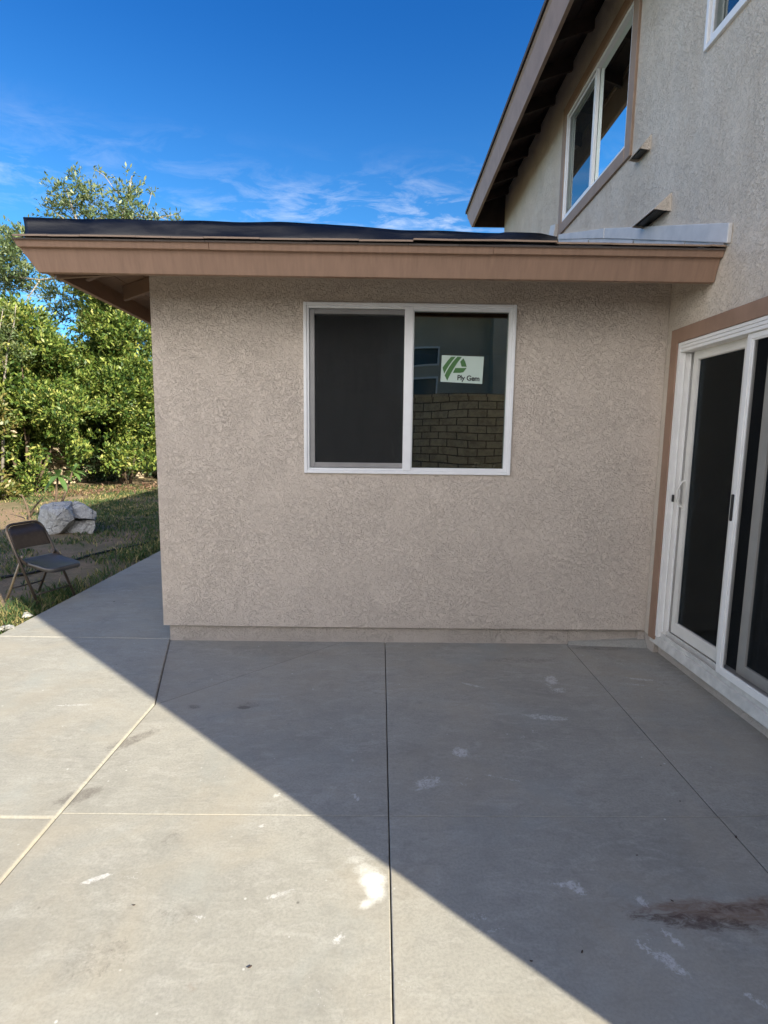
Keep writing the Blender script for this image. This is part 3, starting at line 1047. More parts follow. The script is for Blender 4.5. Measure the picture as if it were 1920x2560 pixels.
for x in (-1.1, -0.55, 0.0, 0.55, 1.1, 1.65):
    m = MB()
    ya, yb = FY0 + T + 0.004, WY - 0.001
    za, zb = 2.666 + SL * (ya - FY1), 2.666 + SL * (yb - FY1)
    m.hexa([(x - .02, ya, za - .10), (x + .02, ya, za - .10), (x + .02, yb, zb - .12), (x - .02, yb, zb - .12), (x - .02, ya, za), (x + .02, ya, za), (x + .02, yb, zb), (x - .02, yb, zb)])
    m.build('rafter_tail', MAT['soffit'], roof)
# eave edge of the shingles: a ragged starter course over a dark gap
mb = MB()
x = RX + 0.01
while x < WX - 0.03:
    w = random.uniform(0.16, 0.34)
    x2 = min(x + w, WX - 0.01)
    za, zb = 2.7020 + random.uniform(-.001, .003), 2.7020 + random.uniform(-.001, .003)
    if 0.15 < x < 0.95:
        za += 0.010; zb += 0.009
    mb.hexa([(x, 3.424, za), (x2, 3.424, zb), (x2, 3.60, zb + .050), (x, 3.60, za + .050), (x, 3.424, za + .010), (x2, 3.424, zb + .010), (x2, 3.60, zb + .058), (x, 3.60, za + .058)])
    x = x2 + 0.002
mb.build('starter_shingle', MAT['brown2'], roof)
# strip of black felt standing up behind the eave
prof = [(-2.128, 2.838, 2.712), (-1.95, 2.836, 2.712), (-1.60, 2.836, 2.712), (-1.25, 2.835, 2.712), (-0.90, 2.832, 2.712), (-0.62, 2.834, 2.712), (-0.35, 2.829, 2.712), (-0.10, 2.812, 2.712),
        (0.10, 2.802, 2.713), (0.35, 2.798, 2.714), (0.55, 2.795, 2.715), (0.70, 2.792, 2.715), (0.74, 2.797, 2.715), (0.95, 2.794, 2.715), (1.05, 2.778, 2.715)]
fine = []
for i in range(len(prof) - 1):
    for t in np.linspace(0, 1, 6, endpoint=False):
        fine.append(tuple(prof[i][k] * (1 - t) + prof[i + 1][k] * t for k in range(3)))
fine.append(prof[-1])
vs, fs = [], []
rows = 5
for i, (x, zt, zb) in enumerate(fine):
    for r in range(rows):
        t = r / (rows - 1)
        lean = 0.045 * t + 0.010 * math.sin(x * 5.3) * math.sin(t * math.pi) + 0.006 * math.sin(x * 13) * t
        xx = x - (0.026 * t if i < 6 else 0.0)
        vs.append((xx, 3.475 + lean, zb + (zt - zb) * t))
for i in range(len(fine) - 1):
    for r in range(rows - 1):
        a = i * rows + r
        fs.append((a, a + rows, a + rows + 1, a + 1))
mb = MB()
mb.add(vs, fs)
felt = mb.build('roofing_felt', MAT['felt'], roof, smooth=True)
sm = felt.modifiers.new('thick', 'SOLIDIFY')
sm.thickness = 0.006
# --- flashing where the roof meets the tall wall
def wallpoly(pts, name, parent, mat, x=WX, out=0.012, bev=0.002):
    m = MB()
    m.prism([(x - 0.0005, y, z) for y, z in pts], (-out, 0, 0))
    return m.build(name, mat, parent, bevel=bev)
fl_cols = [(3.458, 2.704), (3.896, 2.861), (4.321, 3.012), (4.698, 3.146), (5.098, 3.284), (5.727, 3.500), (6.285, 3.692), (6.99, 3.93)]
tops = lambda y: 2.748 + 0.331 * (y - 3.385)
for i in range(len(fl_cols) - 1):
    (ya, za), (yb, zb) = fl_cols[i], fl_cols[i + 1]
    ya2 = ya + 0.026
    pts = [(ya2 + 0.012, za - 0.012), (yb, zb - 0.02), (yb, tops(yb) - 0.002), (ya2 - 0.03, tops(ya2 - 0.03) - 0.002), (ya2 - 0.028, za + 0.012)]
    wallpoly(pts, 'step_flashing', house, MAT['metalpaint'], out=0.011 + 0.005 * (i % 2), bev=0.0035)
wallpoly([(3.395, 2.712), (5.300, tops(5.300)), (5.300, 3.470), (3.392, 2.824)], 'counter_flashing', house, MAT['metalpaint'], out=0.026, bev=0.005)
wallpoly([(5.326, tops(5.326)), (6.70, tops(6.70)), (6.70, 3.900), (5.326, 3.479)], 'counter_flashing', house, MAT['metalpaint'], out=0.022, bev=0.005)
m = MB()
m.prism([(WX - 0.0005, 6.86, 3.80), (WX - 0.0005, 7.05, 3.90), (WX - 0.0005, 6.94, 4.08), (WX - 0.0005, 6.74, 4.03)], (-0.05, 0, 0))
m.build('flashing_end', MAT['metalpaint'], house, bevel=0.006)

# --- main roof
EX = 1.515
roof2 = None
def zm(x):
    return 5.53 + 0.333 * (x - EX)
mb = MB()
RIDX = 5.5
e0, e1, n0, f1, zz0 = EX - 0.05, 9.55, -0.55, 10.49, zm(EX) + 0.004
rz, ry = zm(RIDX), n0 + (RIDX - e0)
up5 = (0, 0, 0.05)
mb.prism([(e0, n0, zz0), (RIDX, ry, rz), (RIDX, f1, rz), (e0, f1, zz0)], up5)
mb.prism([(e1, n0, zz0), (RIDX, ry, rz), (RIDX, f1, rz), (e1, f1, zz0)], up5)
mb.prism([(e0, n0, zz0), (e1, n0, zz0), (RIDX, ry, rz)], up5)
mb.prism([(EX + 0.3, FAR - 0.2, 5.60), (9.0, FAR - 0.2, 5.60), (RIDX, FAR - 0.2, zm(RIDX) - 0.02)], (0, 0.19, 0))
mb.prism([(EX + 0.06, -0.49, 5.40), (9.3, -0.49, 5.40), (9.3, -0.01, 5.44), (EX + 0.06, -0.01, 5.44)], (0, 0, 0.02))
mb.box(EX + T + 0.003, 9.3, -0.515, -0.495, 5.155, 5.53)
roof2 = mb.build('main_roof', MAT['shingle'], house)
mb = MB()
mb.add([(EX, -0.50, 5.155), (EX, 10.03, 5.155), (EX - 0.02, 10.46, 5.48), (EX - 0.02, -0.50, 5.48),
        (EX + T, -0.50, 5.155), (EX + T, 10.03, 5.155), (EX + T - 0.02, 10.46, 5.48), (EX + T - 0.02, -0.50, 5.48)],
       [(0, 3, 2, 1), (4, 5, 6, 7), (0, 1, 5, 4), (2, 3, 7, 6), (1, 2, 6, 5), (0, 4, 7, 3)])
mb.add([(EX - 0.001, -0.51, 5.481), (EX - 0.001, 10.45, 5.481), (EX - 0.03, 10.49, 5.53), (EX - 0.03, -0.51, 5.53),
        (EX + 0.03, -0.51, 5.481), (EX + 0.03, 10.45, 5.481), (EX + 0.03, 10.49, 5.53), (EX + 0.03, -0.51, 5.53)],
       [(0, 3, 2, 1), (4, 5, 6, 7), (0, 1, 5, 4), (2, 3, 7, 6), (1, 2, 6, 5), (0, 4, 7, 3)])
mb.build('main_fascia', MAT['brown2'], house, bevel=0.003)
mb = MB()
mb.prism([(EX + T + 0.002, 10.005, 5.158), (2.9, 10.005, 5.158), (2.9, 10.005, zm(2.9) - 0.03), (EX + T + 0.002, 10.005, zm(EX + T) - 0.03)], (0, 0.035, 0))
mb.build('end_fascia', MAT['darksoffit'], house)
# deck and rafter tails of the main eave
mb = MB()
x = EX + T + 0.004
while x < WX:
    x2 = min(x + 0.14, WX + 0.02)
    za, zb = zm(x) - 0.028, zm(x2) - 0.028
    mb.hexa([(x, -0.5, za), (x2, -0.5, zb), (x2, 10.0, zb), (x, 10.0, za), (x, -0.5, za + .02), (x2, -0.5, zb + .02), (x2, 10.0, zb + .02), (x, 10.0, za + .02)])
    x = x2 + 0.005
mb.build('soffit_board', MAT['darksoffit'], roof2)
y = 9.62
while y > -0.4:
    m = MB()
    xa, xb = EX + T + 0.004, WX - 0.001
    za, zb = zm(xa) - 0.03, zm(xb) - 0.03
    d = 0.14
    m.hexa([(xa, y - .021, za - d), (xb, y - .021, zb - d), (xb, y + .021, zb - d), (xa, y + .021, za - d), (xa, y - .021, za), (xb, y - .021, zb), (xb, y + .021, zb), (xa, y + .021, za)])
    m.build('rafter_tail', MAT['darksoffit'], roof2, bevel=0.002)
    y -= 0.61

# --- extension window
win = MB()
X0, X1, Z0, Z1 = -0.556, 0.949, 1.297, 2.498
yo = WY - 0.016
# flanged outer frame: flat rim, step, then the deep jamb
ring(win, 'y', yo, WY + 0.03, X0, X1, Z0, Z1, 0.0235)
win_frame_main = win.build('window', MAT['white'], house, bevel=0.003)
mb = MB()
ring(mb, 'y', yo + 0.007, WY + 0.06, X0 + 0.0240, X1 - 0.0240, Z0 + 0.0240, Z1 - 0.0240, 0.0150)
mb.build('jamb', MAT['white'], win_frame_main, bevel=0.002)
mb = MB()
mb.box(0.160, 0.222, yo + 0.001, WY + 0.055, Z0 + 0.0245, Z1 - 0.0245)
mb.build('mullion', MAT['white'], win_frame_main, bevel=0.004)
mb = MB()
mb.box(0.1715, 0.1735, yo - 0.0005, yo + 0.003, Z0 + 0.03, Z1 - 0.03)
ring(mb, 'y', yo + 0.012, WY + 0.05, 0.2225, X1 - 0.0395, Z0 + 0.0395, Z1 - 0.0395, 0.006)
mb.build('glazing_bead', MAT['white'], win_frame_main, bevel=0.001)
# weep hole covers on the bottom rail
for xx in (-0.522, 0.868):
    mb = MB()
    mb.box(xx, xx + 0.028, yo - 0.003, yo + 0.002, Z0 + 0.003, Z0 + 0.009)
    mb.build('weep_cover', MAT['white'], win_frame_main, bevel=0.001)
# insect screen on the left
mb = MB()
ring(mb, 'y', yo + 0.016, yo + 0.026, -0.5145, 0.2150, Z0 + 0.0430, Z1 - 0.0430, 0.036, 0.033, 0.036)
scf = mb.build('screen_frame', MAT['greyframe'], win_frame_main, bevel=0.003)
mb = MB()
mb.add([(-0.482, yo + 0.022, Z0 + 0.076), (0.165, yo + 0.022, Z0 + 0.076), (0.165, yo + 0.022, Z1 - 0.073), (-0.482, yo + 0.022, Z1 - 0.073)], [(0, 1, 2, 3)])
mb.build('screen_mesh', MAT['screen'], win_frame_main)
mb = MB()
mb.box(0.226, 0.911, WY + 0.030, WY + 0.034, Z0 + 0.036, Z1 - 0.036)
mb.build('glass_pane', MAT['glass'], win_frame_main)
mb = MB()
mb.box(-0.50, 0.20, WY + 0.058, WY + 0.062, Z0 + 0.05, Z1 - 0.05)
mb.build('glass_pane', MAT['glass'], win_frame_main)
mb = MB()
ring(mb, 'y', WY + 0.046, WY + 0.064, -0.518, 0.20, Z0 + 0.040, Z1 - 0.040, 0.035)
mb.build('sash', MAT['white'], win_frame_main)

# --- upper windows
def upper_window(W, trim):
    y0, y1, z0, z1 = W
    if trim:
        m = MB()
        t = 0.112
        xf = WX - 0.022
        m.box(xf, WX + 0.01, y1 + 0.001, y1 + t, z0 - t, z1 + t)
        m.box(xf, WX + 0.01, y0 - t, y0 - 0.001, z0 - t, z1 + t)
        m.box(xf - 0.002, WX + 0.01, y0, y1, z1 + 0.001, z1 + t)
        m.box(xf - 0.002, WX + 0.01, y0, y1, z0 - t, z0 - 0.001)
        m.build('window_trim', MAT['brown2'], house, bevel=0.004)
    m = MB()
    xf = WX - (0.012 if trim else 0.022)
    ring(m, 'x', xf, WX + 0.05, y0, y1, z0, z1, 0.029)
    w = m.build('window', MAT['white'], house, bevel=0.003)
    ym = (y0 + y1) / 2
    m = MB()
    m.box(xf + 0.010, WX + 0.032, ym - 0.014, ym + 0.018, z0 + 0.0295, z1 - 0.0295)
    m.build('mullion', MAT['white'], w, bevel=0.003)
    m = MB()
    ring(m, 'x', xf + 0.014, xf + 0.026, ym + 0.028, y1 - 0.044, z0 + 0.044, z1 - 0.044, 0.022)
    m.build('screen_frame', MAT['white'], w)
    m = MB()
    m.add([(xf + 0.02, ym + 0.05, z0 + 0.066), (xf + 0.02, y1 - 0.066, z0 + 0.066), (xf + 0.02, y1 - 0.066, z1 - 0.066), (xf + 0.02, ym + 0.05, z1 - 0.066)], [(0, 3, 2, 1)])
    m.build('screen_mesh', MAT['screen2'], w)
    m = MB()
    m.box(WX + 0.034, WX + 0.038, y0 + 0.03, y1 - 0.03, z0 + 0.03, z1 - 0.03)
    m.build('glass_pane', MAT['glassup'], w)
    return w
upper_window(UPW, True)
upper_window(UPW2, False)
# dark curtain side behind the small upper window
mb = MB()
vs, fs = [], []
for i in range(40):
    yy = 3.45 + 0.33 * i / 39
    xx = WX + 0.12 + 0.02 * math.sin(i * 0.9)
    vs += [(xx, yy, 3.95), (xx, yy, 5.15)]
for i in range(39):
    fs.append((2 * i, 2 * i + 1, 2 * i + 3, 2 * i + 2))
mb.add(vs, fs)
mb.build('curtain', MAT['greyframe'], house, smooth=True)

# --- sliding door
y0, y1, z0, z1 = DOOR
mb = MB()
xf = WX - 0.020
mb.box(xf, WX + 0.01, y1 + 0.002, y1 + 0.088, 0.118, z1 + 0.098)
mb.box(xf, WX + 0.01, y0 - 0.088, y0 - 0.002, 0.118, z1 + 0.098)
mb.box(xf - 0.002, WX + 0.01, y0 - 0.001, y1 + 0.001, z1 + 0.002, z1 + 0.098)
mb.build('door_trim', MAT['brown'], house, bevel=0.003)
door = MB()
# jambs and grooved head
door.box(WX - 0.012, WX + 0.10, y1 - 0.030, y1, 0.150, z1)
door.box(WX - 0.012, WX + 0.10, y0, y0 + 0.030, 0.150, z1)
for k in range(3):
    door.box(WX - 0.014 + 0.003 * k, WX + 0.10, y0 + 0.0302, y1 - 0.0302, z1 - 0.0215 * (k + 1) + 0.0022, z1 - 0.0215 * k)
    door.box(WX - 0.006 + 0.003 * k, WX + 0.09, y0 + 0.031, y1 - 0.031, z1 - 0.0215 * (k + 1), z1 - 0.0215 * (k + 1) + 0.0021)
dr = door.build('sliding_door', MAT['doorwhite'], house, bevel=0.002)
mb = MB()
# jamb return with tracks
mb.box(WX + 0.020, WX + 0.024, y1 - 0.040, y1 - 0.0302, 0.19, z1 - 0.07)
mb.box(WX + 0.056, WX + 0.062, y1 - 0.046, y1 - 0.0302, 0.19, z1 - 0.07)
mb.box(WX + 0.0245, WX + 0.0555, y1 - 0.034, y1 - 0.0303, 0.19, z1 - 0.07)
mb.build('jamb_track', MAT['doorwhite'], dr, bevel=0.001)
# worn sill: apron and stepped tracks
mb = MB()
sx = WX - 0.012
mb.prism([(sx, y0 - 0.09, 0.088), (sx + 0.10, y0 - 0.09, 0.088), (sx + 0.10, y0 - 0.09, 0.172), (sx + 0.008, y0 - 0.09, 0.150)], (0, y1 + 0.075 - (y0 - 0.09), 0))
mb.build('sill', MAT['sill'], dr, bevel=0.003)
mb = MB()
mb.box(WX + 0.012, WX + 0.018, y0 + 0.03, y1 - 0.03, 0.150, 0.182)
mb.box(WX + 0.050, WX + 0.058, y0 + 0.03, y1 - 0.03, 0.160, 0.200)
mb.box(WX + 0.058, WX + 0.13, y0 + 0.03, y1 - 0.03, 0.160, 0.190)
mb.build('sill_track', MAT['sill'], dr, bevel=0.002)
# sliding glass leaf on the far side
xl = WX + 0.062
mb = MB()
ring(mb, 'x', xl, xl + 0.035, 3.215, 3.800, 0.205, z1 - 0.062, 0.057, 0.062, 0.085)
ring(mb, 'x', xl - 0.005, xl + 0.01, 3.240, 3.770, 0.262, z1 - 0.100, 0.026, 0.020, 0.026)
leaf = mb.build('door_leaf', MAT['cream'], dr, bevel=0.002)
mb = MB()
mb.box(xl + 0.014, xl + 0.018, 3.26, 3.745, 0.285, z1 - 0.118)
mb.build('door_glass', MAT['glassdoor'], dr)
# fixed leaf on the near side, behind
mb = MB()
ring(mb, 'x', xl + 0.042, xl + 0.075, y0 + 0.03, 3.132, 0.195, z1 - 0.064, 0.068)
mb.build('door_leaf', MAT['cream'], dr, bevel=0.002)
mb = MB()
mb.box(xl + 0.056, xl + 0.060, y0 + 0.09, 3.07, 0.26, z1 - 0.13)
mb.build('door_glass', MAT['glassdoor'], dr)
# insect screen leaf in the outer track
xs_ = WX + 0.006
mb = MB()
ring(mb, 'x', xs_, xs_ + 0.026, y0 + 0.032, 3.172, 0.184, z1 - 0.066, 0.034, 0.030, 0.040)
ring(mb, 'x', xs_ + 0.006, xs_ + 0.022, y0 + 0.060, 3.1375, 0.216, z1 - 0.092, 0.013)
scl = mb.build('screen_leaf', MAT['doorwhite'], dr, bevel=0.003)
mb = MB()
mb.add([(xs_ + 0.013, y0 + 0.065, 0.225), (xs_ + 0.013, 3.13, 0.225), (xs_ + 0.013, 3.13, z1 - 0.10), (xs_ + 0.013, y0 + 0.065, z1 - 0.10)], [(0, 3, 2, 1)])
mb.build('screen_mesh', MAT['screen2'], dr)
# pulls and latch
mb = MB()
mb.box(xs_ - 0.010, xs_ + 0.002, 3.150, 3.170, 1.105, 1.262)
mb.build('screen_pull', MAT['blackmetal'], dr, bevel=0.006)
mb = MB()
mb.box(WX + 0.010, WX + 0.020, y1 - 0.050, y1 - 0.0305, 1.14, 1.19)
mb.build('latch', MAT['blackmetal'], dr, bevel=0.003)
mb = MB()
hp = []
for t in np.linspace(0, 1, 15):
    z = 1.105 + 0.19 * t
    out = 0.050 * math.sin(math.pi * t) ** 0.55
    hp.append((xl - 0.004 - out, 3.768, z))
mb.tube(hp, 0.0085, 8)
mb.box(xl - 0.008, xl + 0.0, 3.752, 3.786, 1.085, 1.125)
mb.box(xl - 0.008, xl + 0.0, 3.752, 3.786, 1.275, 1.315)
mb.build('handle', MAT['cream'], dr, bevel=0.002, smooth=False)
# inner handle and vertical blind edge behind the glass
mb = MB()
hp = [(xl + 0.03 + 0.045 * math.sin(math.pi * t) ** 0.6, 3.70, 1.10 + 0.20 * t) for t in np.linspace(0, 1, 13)]
mb.tube(hp, 0.009, 8)
mb.build('inner_handle', MAT['interior'], dr, smooth=True)

# --- wedge-shaped vent hoods
def vent(ya, yb, zb, h, depth):
    m = MB()
    x = WX - 0.0005
    # sloping top plate and two triangular cheeks, open below
    t = 0.003
    y0v, y1v = ya, yb
    m.add([(x, y0v, zb + h), (x, y1v, zb + h), (x - depth, y1v, zb), (x - depth, y0v, zb),
           (x, y0v, zb + h - 0.012), (x, y1v, zb + h - 0.012), (x - depth + 0.006, y1v, zb - 0.001), (x - depth + 0.006, y0v, zb - 0.001)],
          [(0, 3, 2, 1), (4, 5, 6, 7), (3, 7, 6, 2), (0, 1, 5, 4), (0, 4, 7, 3), (1, 2, 6, 5)])
    for yy in (y0v, y1v - t):
        m.prism([(x, yy, zb + h - 0.012), (x - depth + 0.006, yy, zb - 0.001), (x, yy, zb - 0.012)], (0, t, 0))
    v = m.build('vent_hood', MAT['stucco2'], house)
    m = MB()
    m.box(x - depth * 0.75, x - 0.004, y0v + 0.015, y1v - 0.015, zb + 0.006, zb + 0.012)
    m.build('vent_flap', MAT['blackmetal'], v)
vent(4.535, 4.735, 3.775, 0.105, 0.085)
vent(4.150, 4.500, 3.190, 0.115, 0.12)

# --- sticker on the right pane
stk = thing('window_sticker', 'white window sticker with a green leaf emblem and black lettering on the right pane', 'sticker', (0.58, WY + 0.029, 1.955), 0)
SW, SH = 0.303, 0.189
TL, TR, BR, BL = Vector((0.432, 0, 2.152)), Vector((0.735, 0, 2.145)), Vector((0.729, 0, 1.954)), Vector((0.427, 0, 1.966))
def sp(u, v, d=0.0):
    """u right, v down, both 0..1 on the sticker"""
    p = TL.lerp(TR, u).lerp(BL.lerp(BR, u), v)
    return Vector((p.x, WY + 0.0285 - d, p.z))
mat_lab = mat_flat('sticker_paper', (0.50, 0.60, 0.53), 0.45, 0, 0.03, 5)
mat_green = mat_flat('sticker_green', (0.050, 0.155, 0.036), 0.45)
mat_black = mat_flat('sticker_black', (0.008, 0.009, 0.010), 0.45)
m = MB()
m.prism([sp(0, 0), sp(1, 0), sp(1, 1), sp(0, 1)], (0, 0.001, 0))
m.build('backing', mat_lab, stk)
m = MB()
def sq(x, y):      # sticker corners in the crop: (425,985)-(1400,1020)-(1362,1645)-(395,1605)
    u = (x - (425 - 30 * (y - 985) / 620)) / 970.0
    v = (y - (985 + 36 * (x - 425) / 975)) / 622.0
    return sp(u, v, 0.0015)
polys = [
    [(440, 1275), (500, 1190), (560, 1110), (635, 1025), (745, 1018), (660, 1120), (590, 1220), (530, 1320), (478, 1420)],
    [(490, 1460), (530, 1370), (600, 1250), (680, 1135), (780, 1022), (885, 1025), (790, 1150), (700, 1290), (620, 1430), (550, 1580)],
    [(920, 1055), (965, 1140), (998, 1252), (880, 1250), (848, 1135)],
    [(735, 1282), (998, 1280), (920, 1380), (840, 1395), (680, 1395)],
]
for p in polys:
    m.prism([sq(*q) for q in p], (0, 0.0012, 0))
m.build('leaf_emblem', mat_green, stk)
def text_mesh(body, size, width_u, u0, vb, name, mat, parent):
    cu = bpy.data.curves.new(name, 'FONT')
    cu.body = body
    cu.size = 1.0
    cu.offset = 0.024
    cu.space_character = 0.96
    to = bpy.data.objects.new(name, cu)
    COL.objects.link(to)
    dg = bpy.context.evaluated_depsgraph_get()
    me = bpy.data.meshes.new_from_object(to.evaluated_get(dg))
    COL.objects.unlink(to)
    bpy.data.objects.remove(to)
    co = np.array([v.co[:] for v in me.vertices])
    x0, x1 = co[:, 0].min(), co[:, 0].max()
    s = width_u / (x1 - x0)
    o0 = ORIG[parent.name]
    for v in me.vertices:
        u = u0 + (v.co.x - x0) * s
        vv = vb - v.co.y * s * (SW / SH)
        p = sp(u, vv, 0.0018) - o0
        v.co = p
    me.materials.append(mat)
    ob = bpy.data.objects.new(name, me)
    COL.objects.link(ob)
    ob.parent = parent
    return ob
text_mesh('Ply Gem', 1, 0.530, 0.398, 0.900, 'lettering', mat_black, stk)
# pale rods lying on the inside sill, seen through the right pane
for i, (dx_, dz_) in enumerate(((0, 0), (0.012, 0.022))):
    m = MB()
    m.tube([(0.70 + dx_, WY + 0.14, 1.352 + dz_), (0.86 + dx_, WY + 0.15, 1.343 + dz_ * 0.6)], 0.008, 8)
    tag(m.build('blind_rod', MAT['white'], smooth=True), ('lower' if i == 0 else 'upper') + ' white blind rod on the sill inside the right pane', 'rod', 'white rods on the inside sill')

m = MB()
m.tube([(0.075, WY + 0.10, 1.545), (0.085, WY + 0.095, 1.53), (0.092, WY + 0.10, 1.49), (0.088, WY + 0.10, 1.455), (0.105, WY + 0.10, 1.42), (0.135, WY + 0.10, 1.385), (0.16, WY + 0.10, 1.37)], 0.005, 6)
m.build('cord', MAT['white'], win_frame_main, smooth=True)

# ================================================================== PLANTS
def leaf_mesh(name, mat, parent, pts, dirs, size, aspect=0.42, seed=0, per=7, spread=0.9, up_bias=0.35, fold=0.18):
    """sprigs of leaf-sized faces: pts (n,3) sprig points, dirs (n,3) outward directions"""
    r = np.random.default_rng(seed)
    n = len(pts)
    P = np.repeat(pts, per, axis=0)
    D = np.repeat(dirs, per, axis=0)
    k = n * per
    t = r.random((k, 1))
    twig = D + r.normal(0, 0.25, (k, 3))
    twig /= np.linalg.norm(twig, axis=1, keepdims=True)
    S = size * (0.55 + 1.0 * r.random((k, 1)) ** 1.6)
    base = P + twig * (t - 0.5) * size * 2.2
    L = D * 0.55 + r.normal(0, spread * 0.62, (k, 3)) + np.array([0, 0, up_bias])
    L /= np.linalg.norm(L, axis=1, keepdims=True)
    nr = D * 0.5 + np.array([0, 0, 0.8]) + r.normal(0, 0.55, (k, 3))
    b = np.cross(L, nr)
    b /= np.linalg.norm(b, axis=1, keepdims=True) + 1e-9
    nn = np.cross(b, L)
    w = S * aspect
    v0 = base
    v1 = base + L * S * 0.48 + b * w * 0.5 + nn * S * fold * 0.4
    v2 = base + L * S
    v3 = base + L * S * 0.48 - b * w * 0.5 + nn * S * fold * 0.4
    co = np.stack([v0, v1, v2, v3], axis=1).reshape(-1, 3)
    o0 = np.array(ORIG.get(parent.name, Vector((0, 0, 0)))) if parent else np.zeros(3)
    co = (co - o0).astype(np.float32)
    me = bpy.data.meshes.new(name)
    me.vertices.add(len(co))
    me.vertices.foreach_set('co', co.ravel())
    me.loops.add(4 * k)
    me.loops.foreach_set('vertex_index', np.arange(4 * k, dtype=np.int32))
    me.polygons.add(k)
    me.polygons.foreach_set('loop_start', np.arange(0, 4 * k, 4, dtype=np.int32))
    me.polygons.foreach_set('loop_total', np.full(k, 4, dtype=np.int32))
    me.update(calc_edges=True)
    me.materials.append(mat)
    ob = bpy.data.objects.new(name, me)
    COL.objects.link(ob)
    if parent:
        ob.parent = parent
    ORIG[ob.name] = Vector(o0.tolist())
    return ob


def clumps(cl, seed, shell=0.55):
    """cl: list of (x,y,z,rx,ry,rz,n) -> sprig points and outward directions"""
    r = np.random.default_rng(seed)
    P, D = [], []
    for (x, y, z, rx, ry, rz, n) in cl:
        d = r.normal(0, 1, (n, 3))
        d /= np.linalg.norm(d, axis=1, keepdims=True)
        rad = shell + (1.08 - shell) * r.random((n, 1)) ** 0.8
        p = d * rad * np.array([rx, ry, rz]) + np.array([x, y, z])
        P.append(p)
        D.append(d)
    return np.concatenate(P), np.concatenate(D)


LEAF_CITRUS = mat_leaf('hedge_leaf', [(0.0, (0.018, 0.042, 0.012)), (0.30, (0.042, 0.086, 0.018)), (0.52, (0.120, 0.180, 0.034)), (0.78, (0.255, 0.295, 0.066)), (1.0, (0.42, 0.38, 0.12))], 0.45, 0.20, 0.32)
LEAF_OLIVE = mat_leaf('tree_leaf', [(0.0, (0.040, 0.070, 0.030)), (0.4, (0.090, 0.135, 0.055)), (0.8, (0.190, 0.225, 0.100)), (1.0, (0.32, 0.31, 0.17))], 0.42, 0.25)
LEAF_DARK = mat_leaf('cypress_leaf', [(0.0, (0.015, 0.035, 0.014)), (0.6, (0.030, 0.060, 0.022)), (1.0, (0.06, 0.09, 0.03))], 0.6, 0.1)
LEAF_BROWN = mat_leaf('loquat_leaf', [(0.0, (0.05, 0.09, 0.02)), (0.4, (0.11, 0.15, 0.035)), (0.75, (0.22, 0.19, 0.06)), (1.0, (0.30, 0.20, 0.09))], 0.42, 0.2)


def lumpy(cx, cy, z0, z1, rx, ry, n, seed, k=16):
    """a big shrub as many overlapping clumps"""
    r = random.Random(seed)
    out = []
    for i in range(k):
        t = i / (k - 1)
        z = z0 + (z1 - z0) * t
        wid = (0.90 - 0.30 * abs(t - 0.45)) * (1.0 if t < 0.75 else 1.0 - 1.5 * (t - 0.75))
        a = r.uniform(0, 2 * math.pi)
        q = r.uniform(0.25, 0.72)
        s = r.uniform(0.40, 0.62)
        out.append((cx + math.cos(a) * rx * wid * q, cy + math.sin(a) * ry * wid * q, z, rx * s, ry * s, (z1 - z0) * r.uniform(0.10, 0.17), n // k))
    out.append((cx, cy, (z0 + z1) / 2, rx * 0.66, ry * 0.66, (z1 - z0) * 0.42, n // 4))
    return out


def shrub(name, label, cx, cy, z0, z1, rx, ry, n, seed, mat, size, group, trunk=True, extra=()):
    g = gheight(cx, cy)
    t = thing(name, label, 'shrub', (cx, cy, g), 0, group)
    P, D = clumps(lumpy(cx, cy, z0, z1, rx, ry, n, seed) + list(extra), seed)
    nz = np.array([mnoise.noise(Vector(q) * 1.15 + Vector((seed, 0, 0))) + 0.5 * mnoise.noise(Vector(q) * 3.0) for q in P])
    low = np.clip((P[:, 2] - g - 0.3) / 1.4, 0, 1)
    keep = (P[:, 2] > g + 0.04) & (nz > 0.16 - 0.38 * low)
    leaf_mesh('crown', mat, t, P[keep], D[keep], size, seed=seed, per=7)
    m = MB()
    r = random.Random(seed + 5)
    for q in range(6):
        a = r.uniform(0, 6.28)
        top = Vector((cx + math.cos(a) * rx * 0.55, cy + math.sin(a) * ry * 0.55, z0 + (z1 - z0) * r.uniform(0.45, 0.85)))
        b = Vector((cx + math.cos(a) * 0.12, cy + math.sin(a) * 0.12, g - 0.05))
        mid = b.lerp(top, 0.5) + Vector((r.uniform(-.12, .12), r.uniform(-.12, .12), 0.1))
        m.tube([b, b.lerp(mid, 0.5), mid, mid.lerp(top, 0.6), top], [0.045, 0.038, 0.028, 0.018, 0.006], 6)
    m.build('trunk', MAT['darkbark'], t, smooth=True)
    return t


HG = 'tall hedge shrubs along the back wall'
shrub('hedge_shrub', 'dense green hedge shrub at the left edge, low skirt of leaves over the lawn', -9.4, 11.6, 0.1, 3.9, 1.6, 1.5, 9000, 21, LEAF_BROWN, 0.105, HG)
shrub('hedge_shrub', 'dense glossy green hedge shrub directly behind the boulder and big-leaved plant', -8.9, 14.0, 0.75, 4.2, 1.75, 1.6, 15000, 22, LEAF_CITRUS, 0.105, HG,
      extra=((-8.1, 13.0, 0.40, 0.28, 0.25, 0.40, 160), (-9.9, 13.1, 0.45, 0.3, 0.3, 0.45, 160)))
shrub('hedge_shrub', 'tall yellow-green hedge shrub beside the extension wall, dark hollow at its foot', -7.55, 16.4, 0.9, 6.2, 1.75, 1.5, 16000, 23, LEAF_CITRUS, 0.105, HG,
      extra=((-7.6, 15.4, 0.75, 0.7, 0.6, 0.5, 160),))
